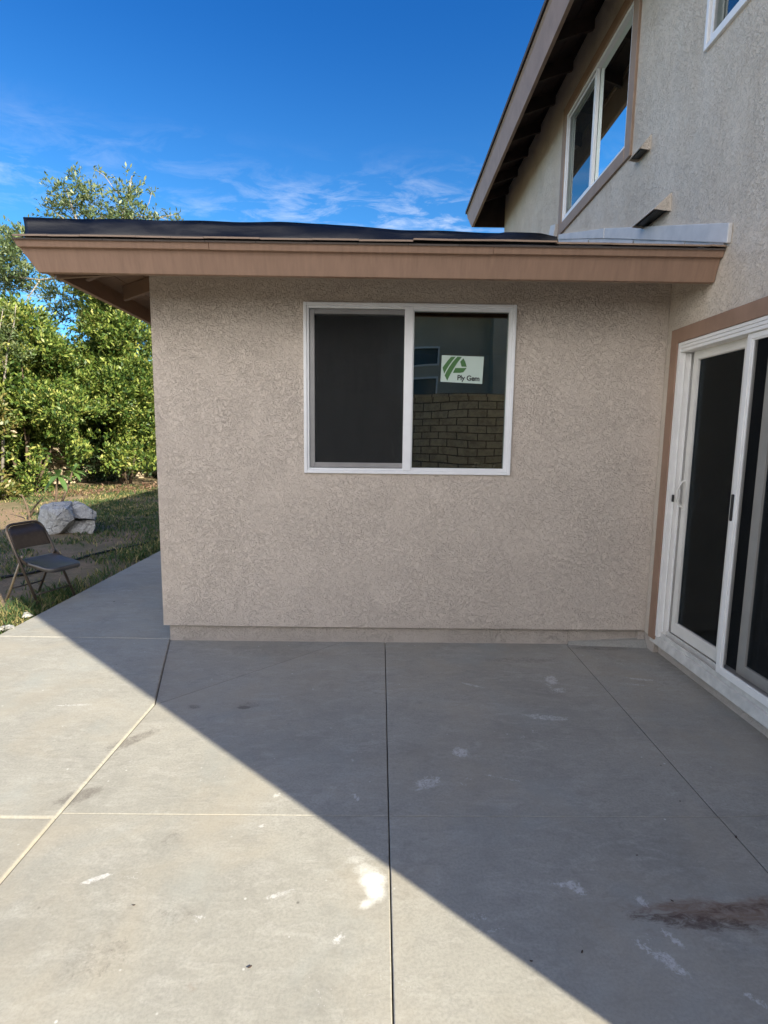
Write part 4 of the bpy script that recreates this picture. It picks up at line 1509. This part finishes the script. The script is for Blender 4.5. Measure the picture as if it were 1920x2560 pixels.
shrub('hedge_shrub', 'hedge shrub half hidden by the left corner of the extension', -5.6, 18.6, 0.8, 6.8, 1.9, 1.6, 7000, 24, LEAF_CITRUS, 0.095, HG)
shrub('hedge_shrub', 'dark lower hedge shrub farther back between the tall shrubs and the left tree', -11.2, 16.6, 0.3, 4.3, 1.9, 1.6, 7000, 25, LEAF_CITRUS, 0.095, HG)


for cx_, cy_, n_, lab in ((-10.4, 15.0, 21, 'added dark filler shrub right behind the boulder, under the tall hedge'), (-8.9, 17.3, 22, 'added dark filler shrub between the two tall glossy hedge shrubs'),
                      (-7.2, 18.9, 23, 'added dark filler shrub next to the extension corner')):
    t = thing('filler_shrub', lab, 'shrub', (cx_, cy_, gheight(cx_, cy_)), 0, 'filler shrubs added to darken the gaps under the hedge')
    P, D = clumps([(cx_, cy_, 1.0, 1.25, 1.0, 1.0, 1500), (cx_ + 0.3, cy_ - 0.2, 1.7, 1.0, 0.9, 0.8, 900), (cx_ - 0.5, cy_ + 0.3, 1.5, 0.9, 0.9, 0.8, 700)], n_)  # row added to darken the hedge gaps in front of the garden wall
    keep_ = P[:, 2] > 0.08
    leaf_mesh('crown', LEAF_DARK, t, P[keep_], D[keep_], 0.11, seed=n_, per=6)


def branch_tree(name, label, base, trunk_pts, limbs, clump_list, seed, mat, size, r0=0.16, per=7, bark='bark'):
    t = thing(name, label, 'tree', base)
    m = MB()
    m.tube(trunk_pts, list(np.linspace(r0, r0 * 0.45, len(trunk_pts))), 9)
    for pts, r in limbs:
        m.tube(pts, list(np.linspace(r, max(0.006, r * 0.25), len(pts))), 6)
    m.build('trunk', MAT[bark], t, smooth=True)
    P, D = clumps(clump_list, seed, 0.25)
    leaf_mesh('crown', mat, t, P, D, size, seed=seed, per=per, aspect=0.34)
    return t


# tall airy tree behind the hedge: its head shows above the extension roof
TY = 17.5
def A(px, py, y=TY):
    return at(px, py, y)
crown_px = [(150, 470, 30, 26), (190, 455, 34, 26), (215, 480, 36, 24), (165, 505, 40, 26), (235, 510, 44, 26), (135, 515, 26, 20), (205, 535, 60, 22), (300, 480, 34, 22), (325, 500, 34, 26),
            (315, 530, 44, 24), (345, 470, 18, 18), (375, 540, 26, 16), (290, 545, 50, 20), (420, 545, 26, 10), (440, 535, 12, 10), (232, 422, 13, 7), (272, 442, 12, 8), (326, 428, 7, 6),
            (378, 477, 9, 7), (120, 540, 24, 14), (255, 560, 90, 30), (350, 570, 80, 30), (60, 575, 30, 20), (45, 600, 26, 20), (20, 620, 30, 30)]
cl = []
for px, py, w, h in crown_px:
    c = A(px, py, TY + random.uniform(-0.8, 0.8))
    s = TY / 1380.0
    area = w * h
    cl.append((c.x, c.y, c.z, w * s, max(0.25, w * s * 0.8), h * s, max(3, int(area / 22))))
# lower crown mass, partly behind the hedge
for px, py, w, h, n in ((5, 600, 40, 40, 110), (25, 650, 40, 36, 110), (-10, 700, 50, 45, 130), (45, 700, 40, 30, 90), (60, 590, 26, 18, 30), (10, 680, 45, 45, 90), (85, 695, 45, 36, 80), (150, 735, 50, 40, 120), (190, 690, 44, 36, 90), (40, 630, 36, 30, 50), (240, 775, 60, 50, 190), (150, 790, 36, 30, 60), (270, 715, 70, 60, 190), (330, 770, 60, 60, 190)):
    c = A(px, py, TY + random.uniform(-0.6, 0.6))
    s = TY / 1380.0
    cl.append((c.x, c.y, c.z, w * s, w * s * 0.9, h * s, n))
bx, by = -9.6, TY + 0.3
base = Vector((bx, by, gheight(bx, by)))
fork = A(300, 720)
limbs = []
for path, r in (([(300, 720), (240, 640), (205, 580), (180, 520), (165, 470)], 0.07), ([(300, 720), (295, 620), (300, 560), (318, 505), (330, 440)], 0.07),
                ([(240, 640), (270, 560), (250, 545), (235, 550)], 0.03), ([(318, 505), (290, 480), (262, 440), (232, 420)], 0.018), ([(300, 560), (345, 540), (390, 545), (445, 535)], 0.028),
                ([(205, 580), (150, 540), (125, 520)], 0.025), ([(345, 540), (372, 510), (380, 478)], 0.012), ([(300, 720), (180, 690), (100, 700), (20, 690)], 0.055),
                ([(180, 690), (100, 660), (40, 620), (10, 590)], 0.03), ([(100, 700), (60, 760), (20, 800)], 0.02), ([(235, 550), (255, 540), (280, 548), (288, 556)], 0.02), ([(330, 556), (350, 543), (390, 540), (420, 550)], 0.02)):
    limbs.append(([A(px, py, TY + 0.2 * math.sin(px)) for px, py in path], r))
branch_tree('airy_tree', 'tall airy tree with pale branches, its top showing above the black felt on the roof', base,
            [base - Vector((0, 0, 0.1)), base.lerp(fork, 0.35) + Vector((0.15, 0, 0)), base.lerp(fork, 0.7) + Vector((0.1, 0, 0)), fork], limbs, cl, 31, LEAF_OLIVE, 0.125, 0.17)
# a thin young tree leaning in at the left edge
cl2 = []
TY2 = 13.0
for px, py, w, h, n in ((15, 830, 26, 34, 30), (40, 850, 26, 30, 30), (60, 880, 24, 26, 26), (25, 885, 34, 30, 44), (-20, 800, 40, 60, 50), (10, 770, 14, 18, 9), (35, 790, 10, 14, 6), (-15, 870, 40, 40, 50)):
    c = at(px, py, TY2)
    s = TY2 / 1380.0
    cl2.append((c.x, c.y, c.z, w * s, w * s, h * s, n))
b2 = at(5, 1240, TY2); b2.z = gheight(b2.x, b2.y)
branch_tree('young_tree', 'thin young tree with small grey-green leaves at the left edge of the photo', b2,
            [b2, at(8, 1050, TY2), at(12, 930, TY2), at(20, 860, TY2)], [([at(20, 860, TY2), at(35, 810, TY2), at(40, 760, TY2)], 0.015), ([at(12, 930, TY2), at(-5, 850, TY2), at(8, 770, TY2)], 0.015)],
            cl2, 37, LEAF_OLIVE, 0.075, 0.04)

# big-leaved plant behind the boulder
PY = 9.7
pb = at(128, 1262, PY); pb.z = gheight(pb.x, pb.y)
plant = thing('big_leaved_plant', 'big-leaved plant on two bare stems rising behind the boulder', 'plant', pb)
LEAF_BIG = mat_leaf('broad_leaf', [(0.0, (0.055, 0.115, 0.035)), (0.6, (0.090, 0.160, 0.045)), (0.85, (0.14, 0.19, 0.06)), (1.0, (0.33, 0.27, 0.06))], 0.4, 0.2)
tips = [(at(146, 1190, PY), 1.0), (at(182, 1178, PY + 0.15), 0.85)]
for k, (tp, s) in enumerate(tips):
    m = MB()
    b0 = pb + Vector((-0.05 + 0.10 * k, 0, -0.03))
    m.tube([b0, b0.lerp(tp, 0.4) + Vector((0.05 - 0.06 * k, 0, 0)), b0.lerp(tp, 0.8), tp], [0.026, 0.022, 0.019, 0.015], 7)
    m.build('stem', MAT['darkbark'], plant, smooth=True)
    rr = random.Random(50 + k)
    for i in range(11):
        a = i * 2.4 + k
        el = rr.uniform(-0.9, 0.95)
        L = rr.uniform(0.20, 0.33) * s
        d = Vector((math.cos(a) * math.cos(el), math.sin(a) * math.cos(el), math.sin(el)))
        side = d.cross(Vector((0, 0, 1))).normalized()
        nrm = side.cross(d)
        vs, fs = [], []
        for j in range(7):
            t = j / 6
            w = L * 0.16 * math.sin(math.pi * min(1, t * 0.93 + 0.07)) ** 0.8
            c = tp + d * (L * t) + Vector((0, 0, -0.34 * L * t * t))
            vs += [c - side * w + nrm * w * 0.3, c, c + side * w + nrm * w * 0.3]
        for j in range(6):
            q = 3 * j
            fs += [(q, q + 1, q + 4, q + 3), (q + 1, q + 2, q + 5, q + 4)]
        m = MB()
        m.add(vs, fs)
        m.build('leaf', LEAF_BIG, plant, smooth=True)
# forked bare stump
SY = 10.0
sb = at(74, 1288, SY); sb.z = gheight(sb.x, sb.y)
m = MB()
m.tube([sb - Vector((0, 0, .05)), sb + Vector((0.0, 0, 0.06)), at(66, 1262, SY), at(58, 1244, SY), at(54, 1236, SY)], [0.03, 0.026, 0.017, 0.014, 0.012], 7)
m.tube([sb + Vector((0.0, 0, 0.04)), at(84, 1272, SY), at(96, 1256, SY), at(107, 1245, SY)], [0.022, 0.016, 0.014, 0.011], 7)
m.tube([at(56, 1240, SY), at(50, 1238, SY)], [0.012, 0.008], 5)
tag(m.build('bare_forked_stem', MAT['darkbark'], smooth=True), 'leafless forked stem standing in the lawn left of the boulder', 'plant stem')

# ================================================================== THINGS IN THE YARD
# boulder: two fractured lumps
def hull(points, seed, disp, cuts=4):
    bm = bmesh.new()
    for p in points:
        bm.verts.new(p)
    bmesh.ops.convex_hull(bm, input=bm.verts)
    loose = [v for v in bm.verts if not v.link_faces]
    bmesh.ops.delete(bm, geom=loose, context='VERTS')
    bmesh.ops.triangulate(bm, faces=bm.faces)
    for _ in range(cuts):
        bmesh.ops.subdivide_edges(bm, edges=[e for e in bm.edges if e.calc_length() > 0.035], cuts=1, use_grid_fill=True)
        bmesh.ops.triangulate(bm, faces=bm.faces)
    bm.normal_update()
    for v in bm.verts:
        q = v.co * 4.5 + Vector((seed, seed * 2, 0))
        n = mnoise.noise(q) * 0.6 + mnoise.noise(q * 3.1) * 0.28 + mnoise.noise(q * 9) * 0.10
        v.co += v.normal * n * disp
    vs = [tuple(v.co) for v in bm.verts]
    bm.verts.index_update()
    fs = [tuple(l.vert.index for l in f.loops) for f in bm.faces]
    bm.free()
    return vs, fs
RY_ = 8.55
def rp(px, py, dy=0.0):
    return at(px, py, RY_ + dy)
m = MB()
ptsA = [rp(101, 1268), rp(128, 1257, .1), rp(142, 1256), rp(180, 1256, .05), rp(182, 1290, -.12), rp(186, 1297, -.10), rp(172, 1308, -.16), rp(150, 1330, -.14), rp(118, 1340, -.10), rp(107, 1322, -.06), rp(96, 1297), rp(98, 1278),
        rp(110, 1262, .5), rp(180, 1254, .55), rp(100, 1330, .5), rp(180, 1335, .5), rp(140, 1290, -.24), rp(120, 1275, -.16), rp(165, 1272, -.17)]
m.add(*hull(ptsA, 3, 0.045))
ptsB = [rp(180, 1257, .02), rp(186, 1252, .06), rp(198, 1254, .06), rp(210, 1264, .04), rp(226, 1272, .05), rp(242, 1279, .08), rp(243, 1290, .06), rp(236, 1298, .02), rp(200, 1296, -.04), rp(184, 1294, -.04),
        rp(238, 1300, .45), rp(190, 1256, .5), rp(186, 1300, .45), rp(225, 1274, .5)]
m.add(*hull(ptsB, 9, 0.034))
ptsC = [rp(140, 1341, .02), rp(150, 1325, .05), rp(172, 1310, .05), rp(190, 1300, .08), rp(236, 1301, .10), rp(238, 1312, .06), rp(231, 1338, .04), rp(190, 1345, .0), rp(150, 1345, 0.0), rp(230, 1340, .5), rp(150, 1342, .5), rp(190, 1300, .5)]
m.add(*hull(ptsC, 14, 0.036))
boulder = m.build('boulder', MAT['rock'])
tag(boulder, 'big pale grey fractured boulder on the lawn behind the folding chair', 'boulder')

# folding chair: faces the patio
CX_, CY_, CR_ = -3.205, 5.155, math.radians(-20)
cg = gheight(CX_, CY_) + 0.012
chair = thing('folding_chair', 'brown metal folding chair standing on the lawn at the patio edge', 'chair', (CX_, CY_, cg), CR_)
chair.scale = (0.93, 0.93, 0.93)
HW = 0.205
def curve_pts(ctrl, n=8):
    """rounded polyline"""
    out = []
    c = [Vector(p) for p in ctrl]
    out.append(c[0])
    for i in range(1, len(c) - 1):
        a, b, d = c[i - 1], c[i], c[i + 1]
        r = min(0.095, (a - b).length * 0.45, (d - b).length * 0.45)
        p, q = b + (a - b).normalized() * r, b + (d - b).normalized() * r
        for t in np.linspace(0, 1, n):
            out.append(p * (1 - t) ** 2 + b * 2 * t * (1 - t) + q * t * t)
    out.append(c[-1])
    return out
def fx(z):            # front tube line
    return 0.185 - 0.405 * z / 0.78
m = MB()
m.tube(curve_pts([(0.185, -HW, 0.0), (fx(.60), -HW, .60), (fx(.79) - 0.01, -HW + 0.01, .79), (fx(.79) - 0.02, HW - 0.01, .79), (fx(.60), HW, .60), (0.185, HW, 0.0)]), 0.0135, 8)
m.build('front_frame', MAT['chair'], chair, smooth=True, local=True)
for s in (-1, 1):
    m = MB()
    m.tube([(-0.315, s * (HW - 0.028), 0.0), (-0.035, s * (HW - 0.028), 0.50)], 0.0125, 8)
    m.build('rear_leg', MAT['chairlit'] if s < 0 else MAT['chair'], chair, smooth=True, local=True)
m = MB()
m.tube([(-0.235, -HW + 0.03, 0.142), (-0.235, HW - 0.03, 0.142)], 0.008, 8)
m.build('crossbar', MAT['chair'], chair, smooth=True, local=True)
m = MB()
m.tube([(0.122, -HW, 0.12), (0.122, HW, 0.12)], 0.008, 8)
m.build('crossbar', MAT['chair'], chair, smooth=True, local=True)
for s in (-1, 1):
    m = MB()
    m.hexa([(fx(.50) - .012, s * HW - .004 * s, .487), (0.03, s * HW - .004 * s, .415), (0.03, s * HW - .010 * s, .415), (fx(.50) - .012, s * HW - .010 * s, .487),
            (fx(.50) - .0, s * HW - .004 * s, .508), (0.045, s * HW - .004 * s, .435), (0.045, s * HW - .010 * s, .435), (fx(.50), s * HW - .010 * s, .508)])
    m.build('hinge_strap', MAT['chair'], chair, local=True)
# seat: rounded pan, front corners cut
m = MB()
outl = []
sx0, sx1, sw = -0.075, 0.345, 0.192
for cx_, cy_, r_, a0 in ((sx1 - .085, -sw + .085, .085, -90), (sx1 - .085, sw - .085, .085, 0), (sx0 + .03, sw - .03, .03, 90), (sx0 + .03, -sw + .03, .03, 180)):
    for t in np.linspace(0, 90, 7):
        a = math.radians(a0 + t)
        outl.append((cx_ + r_ * math.cos(a), cy_ + r_ * math.sin(a)))
vs, fs = [], []
n = len(outl)
ctr = Vector((sum(p[0] for p in outl) / n, sum(p[1] for p in outl) / n))
seat_z = lambda x: 0.458 - 0.155 * (x - sx0)
rings_ = ((1.0, -0.038), (1.0, -0.008), (0.975, 0.0), (0.90, 0.0), (0.80, -0.006), (0.45, -0.012))
for sc, dz_ in rings_:
    for (x, y) in outl:
        xx, yy = ctr.x + (x - ctr.x) * sc, ctr.y + (y - ctr.y) * sc
        vs.append((xx, yy, seat_z(xx) + dz_))
for k in range(len(rings_) - 1):
    for i in range(n):
        a, b = k * n + i, k * n + (i + 1) % n
        fs.append((a, b, b + n, a + n))
fs.append(tuple(range((len(rings_) - 1) * n, len(rings_) * n)))
fs.append(tuple(range(n))[::-1])
m.add(vs, fs)
m.build('seat', MAT['chairseat'], chair, smooth=True, local=True)
# curved back panel
m = MB()
vs, fs = [], []
K = 14
for i in range(K + 1):
    t = i / K
    y = -HW + 0.012 + (2 * HW - 0.024) * t
    bow = -0.020 * math.sin(math.pi * t)
    edge = min(t, 1 - t)
    zt = 0.775 - 0.055 * max(0, 1 - edge / 0.20) ** 2
    for z, dxx in ((0.555, 0.0), (0.562, 0.004), (0.66, 0.004), (zt, 0.002)):
        vs.append((fx(z) + bow + dxx, y, z))
for i in range(K):
    for j in range(3):
        a = i * 4 + j
        fs.append((a, a + 4, a + 5, a + 1))
m.add(vs, fs)
bk = m.build('backrest', MAT['chair'], chair, smooth=True, local=True)
sol = bk.modifiers.new('thick', 'SOLIDIFY'); sol.thickness = 0.004

# black irrigation pipe along the bare earth
m = MB()
pp = []
for px, py in ((440, 1322), (396, 1342), (380, 1352), (329, 1362), (278, 1375), (228, 1386), (182, 1401), (120, 1420), (63, 1433), (23, 1438), (-40, 1446)):
    g = gz(px, py, -0.01)
    pp.append(Vector((g.x, g.y, gheight(g.x, g.y) + 0.016)))
m.tube(pp, 0.014, 8)
tag(m.build('irrigation_pipe', MAT['rubber'], smooth=True), 'black irrigation pipe lying across the bare earth behind the chair', 'pipe')

# broken stones along the patio edge
mat_st = MAT['rock']
for i, (px, py, s, lab) in enumerate(((38, 1575, 0.055, 'flat pale stone on the sunlit grass beside the patio edge'), (14, 1577, 0.045, 'small grey stone at the photo\'s left edge beside the patio'), (78, 1543, 0.04, 'small stone in the shade where the shadow line meets the patio edge'))):
    g = gz(px, py, -0.01)
    r = random.Random(i + 70)
    pts = [Vector((g.x - 0.03, g.y, 0.004)) + Vector((r.uniform(-1, 1) * s, r.uniform(-1, 1) * s * 1.2, r.uniform(-.02, 0.025))) for _ in range(14)]
    m = MB()
    m.add(*hull(pts, i + 2, 0.006, 2))
    tag(m.build('stone', mat_st), lab, 'stone', 'stones at the patio edge')

# dry leaf scraps on the concrete
mat_dry = mat_flat('dry_leaf', (0.055, 0.035, 0.025), 0.8)
base_leaf = None
scraps = [(285, 1507), (1568, 1610), (1700, 2005), (1840, 2095), (1592, 2140), (1680, 2254), (1455, 2382), (1328, 2405), (625, 2420), (335, 2265)]
for i, (px, py) in enumerate(scraps):
    g = gz(px, py)
    zz = (LZ if g.x < XL else 0.0) + 0.003
    if base_leaf is None:
        m = MB()
        r = random.Random(9)
        k = 8
        ptsl = [(0.014 * math.cos(a) * r.uniform(.7, 1.2), 0.006 * math.sin(a) * r.uniform(.7, 1.2)) for a in np.linspace(0, 2 * math.pi, k, endpoint=False)]
        vs = [(x, y, 0.004 + 60 * x * x * 0.25) for x, y in ptsl] + [(x, y, 60 * x * x * 0.25) for x, y in ptsl]
        fs = [tuple(range(k)), tuple(range(k, 2 * k))[::-1]] + [(q, k + q, k + (q + 1) % k, (q + 1) % k) for q in range(k)]
        m.add(vs, fs)
        o = base_leaf = m.build('dry_leaf', mat_dry, local=True)
    else:
        o = base_leaf.copy()
        COL.objects.link(o)
    o.location = (g.x, g.y, zz)
    s = random.uniform(0.35, 0.65)
    o.scale = (s, s, s)
    o.rotation_euler = (0, 0, random.uniform(0, 3.1))
    tag(o, 'tiny curled dark dry leaf lying on the concrete patio', 'leaf', 'dry leaf scraps on the patio')

# ================================================================== LAWN
def build_grass():
    r = np.random.default_rng(5)
    n = 150000
    x = -2.985 - r.random(n) ** 1.25 * 9.5
    y = 3.4 + r.random(n) ** 1.2 * 12.5
    # patchy: thin over the worn track by the pipe, thick by the patio edge
    dens = np.array([0.5 + 0.55 * mnoise.noise(Vector((a * 0.9, b * 0.9, 3))) + 0.35 * mnoise.noise(Vector((a * 2.7, b * 2.7, 8))) for a, b in zip(x, y)])
    track = np.exp(-((y - (6.5 + (x + 3.7) * -1.2)) / 0.55) ** 2) * 0.55
    edge = np.exp(-((x + 3.1) / 0.30) ** 2) * np.exp(-((y - 4.9) / 1.0) ** 2) * 0.9
    keep = r.random(n) < np.clip(1.5 * (dens - 0.15) - 1.5 * track + edge, 0.02, 1)
    x, y = x[keep], y[keep]
    n = len(x)
    z = np.array([gheight(a, b) for a, b in zip(x, y)])
    hgt = 0.035 + 0.05 * r.random(n) ** 2
    near = np.exp(-((x + 3.1) / 0.32) ** 2)
    hgt *= 1 + 1.5 * near * r.random(n)
    wid = 0.0028 + 0.003 * r.random(n) + 0.0006 * (y - 4)
    a = r.random(n) * 2 * np.pi
    lean = hgt * (0.3 + 0.9 * r.random(n))
    la = r.random(n) * 2 * np.pi
    b0 = np.stack([x - np.cos(a) * wid, y - np.sin(a) * wid, z - 0.004], 1)
    b1 = np.stack([x + np.cos(a) * wid, y + np.sin(a) * wid, z - 0.004], 1)
    m0 = np.stack([x + np.cos(la) * lean * .4 + np.cos(a) * wid * .7, y + np.sin(la) * lean * .4 + np.sin(a) * wid * .7, z + hgt * .62], 1)
    m1 = np.stack([x + np.cos(la) * lean * .4 - np.cos(a) * wid * .7, y + np.sin(la) * lean * .4 - np.sin(a) * wid * .7, z + hgt * .62], 1)
    tp = np.stack([x + np.cos(la) * lean, y + np.sin(la) * lean, z + hgt * .85], 1)
    co = np.stack([b0, b1, m0, m1, tp], 1).reshape(-1, 3).astype(np.float32)
    base = np.arange(n)[:, None] * 5
    quads = (base + np.array([[0, 1, 2, 3]])).astype(np.int32)
    tris = (base + np.array([[3, 2, 4]])).astype(np.int32)
    loops = np.concatenate([quads, tris], 1).ravel()
    starts = (np.arange(n)[:, None] * 7 + np.array([[0, 4]])).ravel().astype(np.int32)
    tot = np.tile(np.array([4, 3], dtype=np.int32), n)
    me = bpy.data.meshes.new('lawn_grass')
    me.vertices.add(len(co)); me.vertices.foreach_set('co', co.ravel())
    me.loops.add(len(loops)); me.loops.foreach_set('vertex_index', loops)
    me.polygons.add(2 * n)
    me.polygons.foreach_set('loop_start', starts); me.polygons.foreach_set('loop_total', tot)
    me.update(calc_edges=True)
    me.materials.append(mat_leaf('grass_blade', [(0.0, (0.028, 0.070, 0.026)), (0.48, (0.055, 0.100, 0.034)), (0.70, (0.18, 0.17, 0.060)), (0.85, (0.36, 0.29, 0.13)), (1.0, (0.46, 0.37, 0.20))], 0.6, 0.2, 0.25))
    ob = bpy.data.objects.new('lawn_grass', me)
    COL.objects.link(ob)
    ob['label'] = 'patchy half dry lawn grass beside the patio'
    ob['category'] = 'grass'
    return struct(ob, 'stuff')


build_grass()
# fallen leaf litter under the hedge
r = np.random.default_rng(77)
n = 1100
t = 0.35 + 0.65 * r.random(n)
lx = -9.2 + 3.4 * t + r.normal(0, 0.35, n)
ly = 11.2 + 5.4 * t + r.normal(0, 0.45, n)
pts = np.stack([lx, ly, np.array([gheight(a, b) for a, b in zip(lx, ly)]) + 0.02], 1)
litter = leaf_mesh('leaf_litter', mat_leaf('litter_leaf', [(0.0, (0.06, 0.03, 0.02)), (0.5, (0.15, 0.08, 0.05)), (1.0, (0.30, 0.20, 0.12))], 0.7, 0.1), None, pts, np.tile(np.array([[0, 0, 0.2]]), (n, 1)), 0.07, seed=78, per=2, spread=1.2, up_bias=0.0)
litter['label'] = 'reddish fallen leaf litter along the foot of the hedge'
litter['category'] = 'leaf litter'
struct(litter, 'stuff')

# ================================================================== WALLS ROUND THE YARD
m = MB()
a, b = Vector((-11.6, 11.2)), Vector((-4.2, 21.5))
d = (b - a).normalized(); nn = Vector((-d.y, d.x)) * 0.1
a2 = a + nn * 14; b2_ = b + nn * 14
m.hexa([(a2.x - nn.x, a2.y - nn.y, -0.1), (b2_.x - nn.x, b2_.y - nn.y, -0.1), (b2_.x + nn.x, b2_.y + nn.y, -0.1), (a2.x + nn.x, a2.y + nn.y, -0.1),
        (a2.x - nn.x, a2.y - nn.y, 1.85), (b2_.x - nn.x, b2_.y - nn.y, 1.85), (b2_.x + nn.x, b2_.y + nn.y, 1.85), (a2.x + nn.x, a2.y + nn.y, 1.85)])
tag(m.build('garden_wall', MAT['block']), 'low block garden wall in deep shade behind the hedge', 'wall')
# the yard behind the viewer, seen only as a reflection in the panes
m = MB()
m.box(-12, 9, -4.25, -4.05, -0.1, 2.45)
m.box(-12, 9, -4.28, -4.02, 2.451, 2.52)
tag(m.build('block_wall', MAT['block']), 'tan block wall with a dark cap reflected in the right pane', 'wall')
nb = thing('neighbour_house', 'grey stucco house with small windows reflected above the block wall in the pane', 'house', (4, -9.2, 0))
m = MB()
mat_nb = mat_stucco('grey_stucco', (0.60, 0.53, 0.42), (0.52, 0.46, 0.37), 0.004)
wall_cells(m, lambda u, v: (u, -9.2, v), [0.0, 3.3], [0, 5.3], [(0.55, 1.72, 3.72, 4.3), (0.55, 1.72, 2.85, 3.4)], 0.2, (0, 1, 0))
m.box(3.3, 9.5, -9.6, -8.6, 0, 5.9)
m.box(0, 9.5, -15, -9.61, 0, 5.3)
m.build('house_wall', mat_nb, nb)
m = MB()
m.box(-0.5, 3.295, -9.15, -8.55, 5.301, 5.62)
m.box(-0.5, 9.6, -15.3, -9.16, 5.301, 5.62)
m.prism([(-0.6, -8.5, 5.621), (-0.6, -15.4, 5.621), (-0.6, -12, 6.6)], (10.4, 0, 0))
m.build('house_roof', MAT['shingle'], nb)
m = MB()
for z0_, z1_ in ((3.72, 4.3), (2.85, 3.4)):
    ring(m, 'y', -9.22, -9.17, 0.55, 1.72, z0_, z1_, 0.05)
m.build('window_frame', MAT['white'], nb)
m = MB()
for z0_, z1_ in ((3.72, 4.3), (2.85, 3.4)):
    m.box(0.6, 1.67, -9.30, -9.28, z0_ + .05, z1_ - .05)
m.build('window_pane', mat_flat('bluish_pane', (0.08, 0.12, 0.14), 0.1), nb)
# dark cypress-like tree behind the viewer
cyl = []
for i in range(9):
    z = 1.5 + i * 0.85
    w = 1.7 * (1 - 0.06 * i) * (0.8 + 0.2 * math.sin(i * 2.1))
    cyl.append((-1.2 + 0.2 * math.sin(i), -10.5, z, w * 1.55, 1.5, 0.8, 480))
tb = Vector((-0.9, -10.5, -0.06))
branch_tree('dark_tree', 'dark dense tree reflected faintly in the screened pane', tb, [tb, tb + Vector((0.1, 0, 3)), tb + Vector((0, 0, 7))], [], cyl, 91, LEAF_DARK, 0.22, 0.2, bark='darkbark')
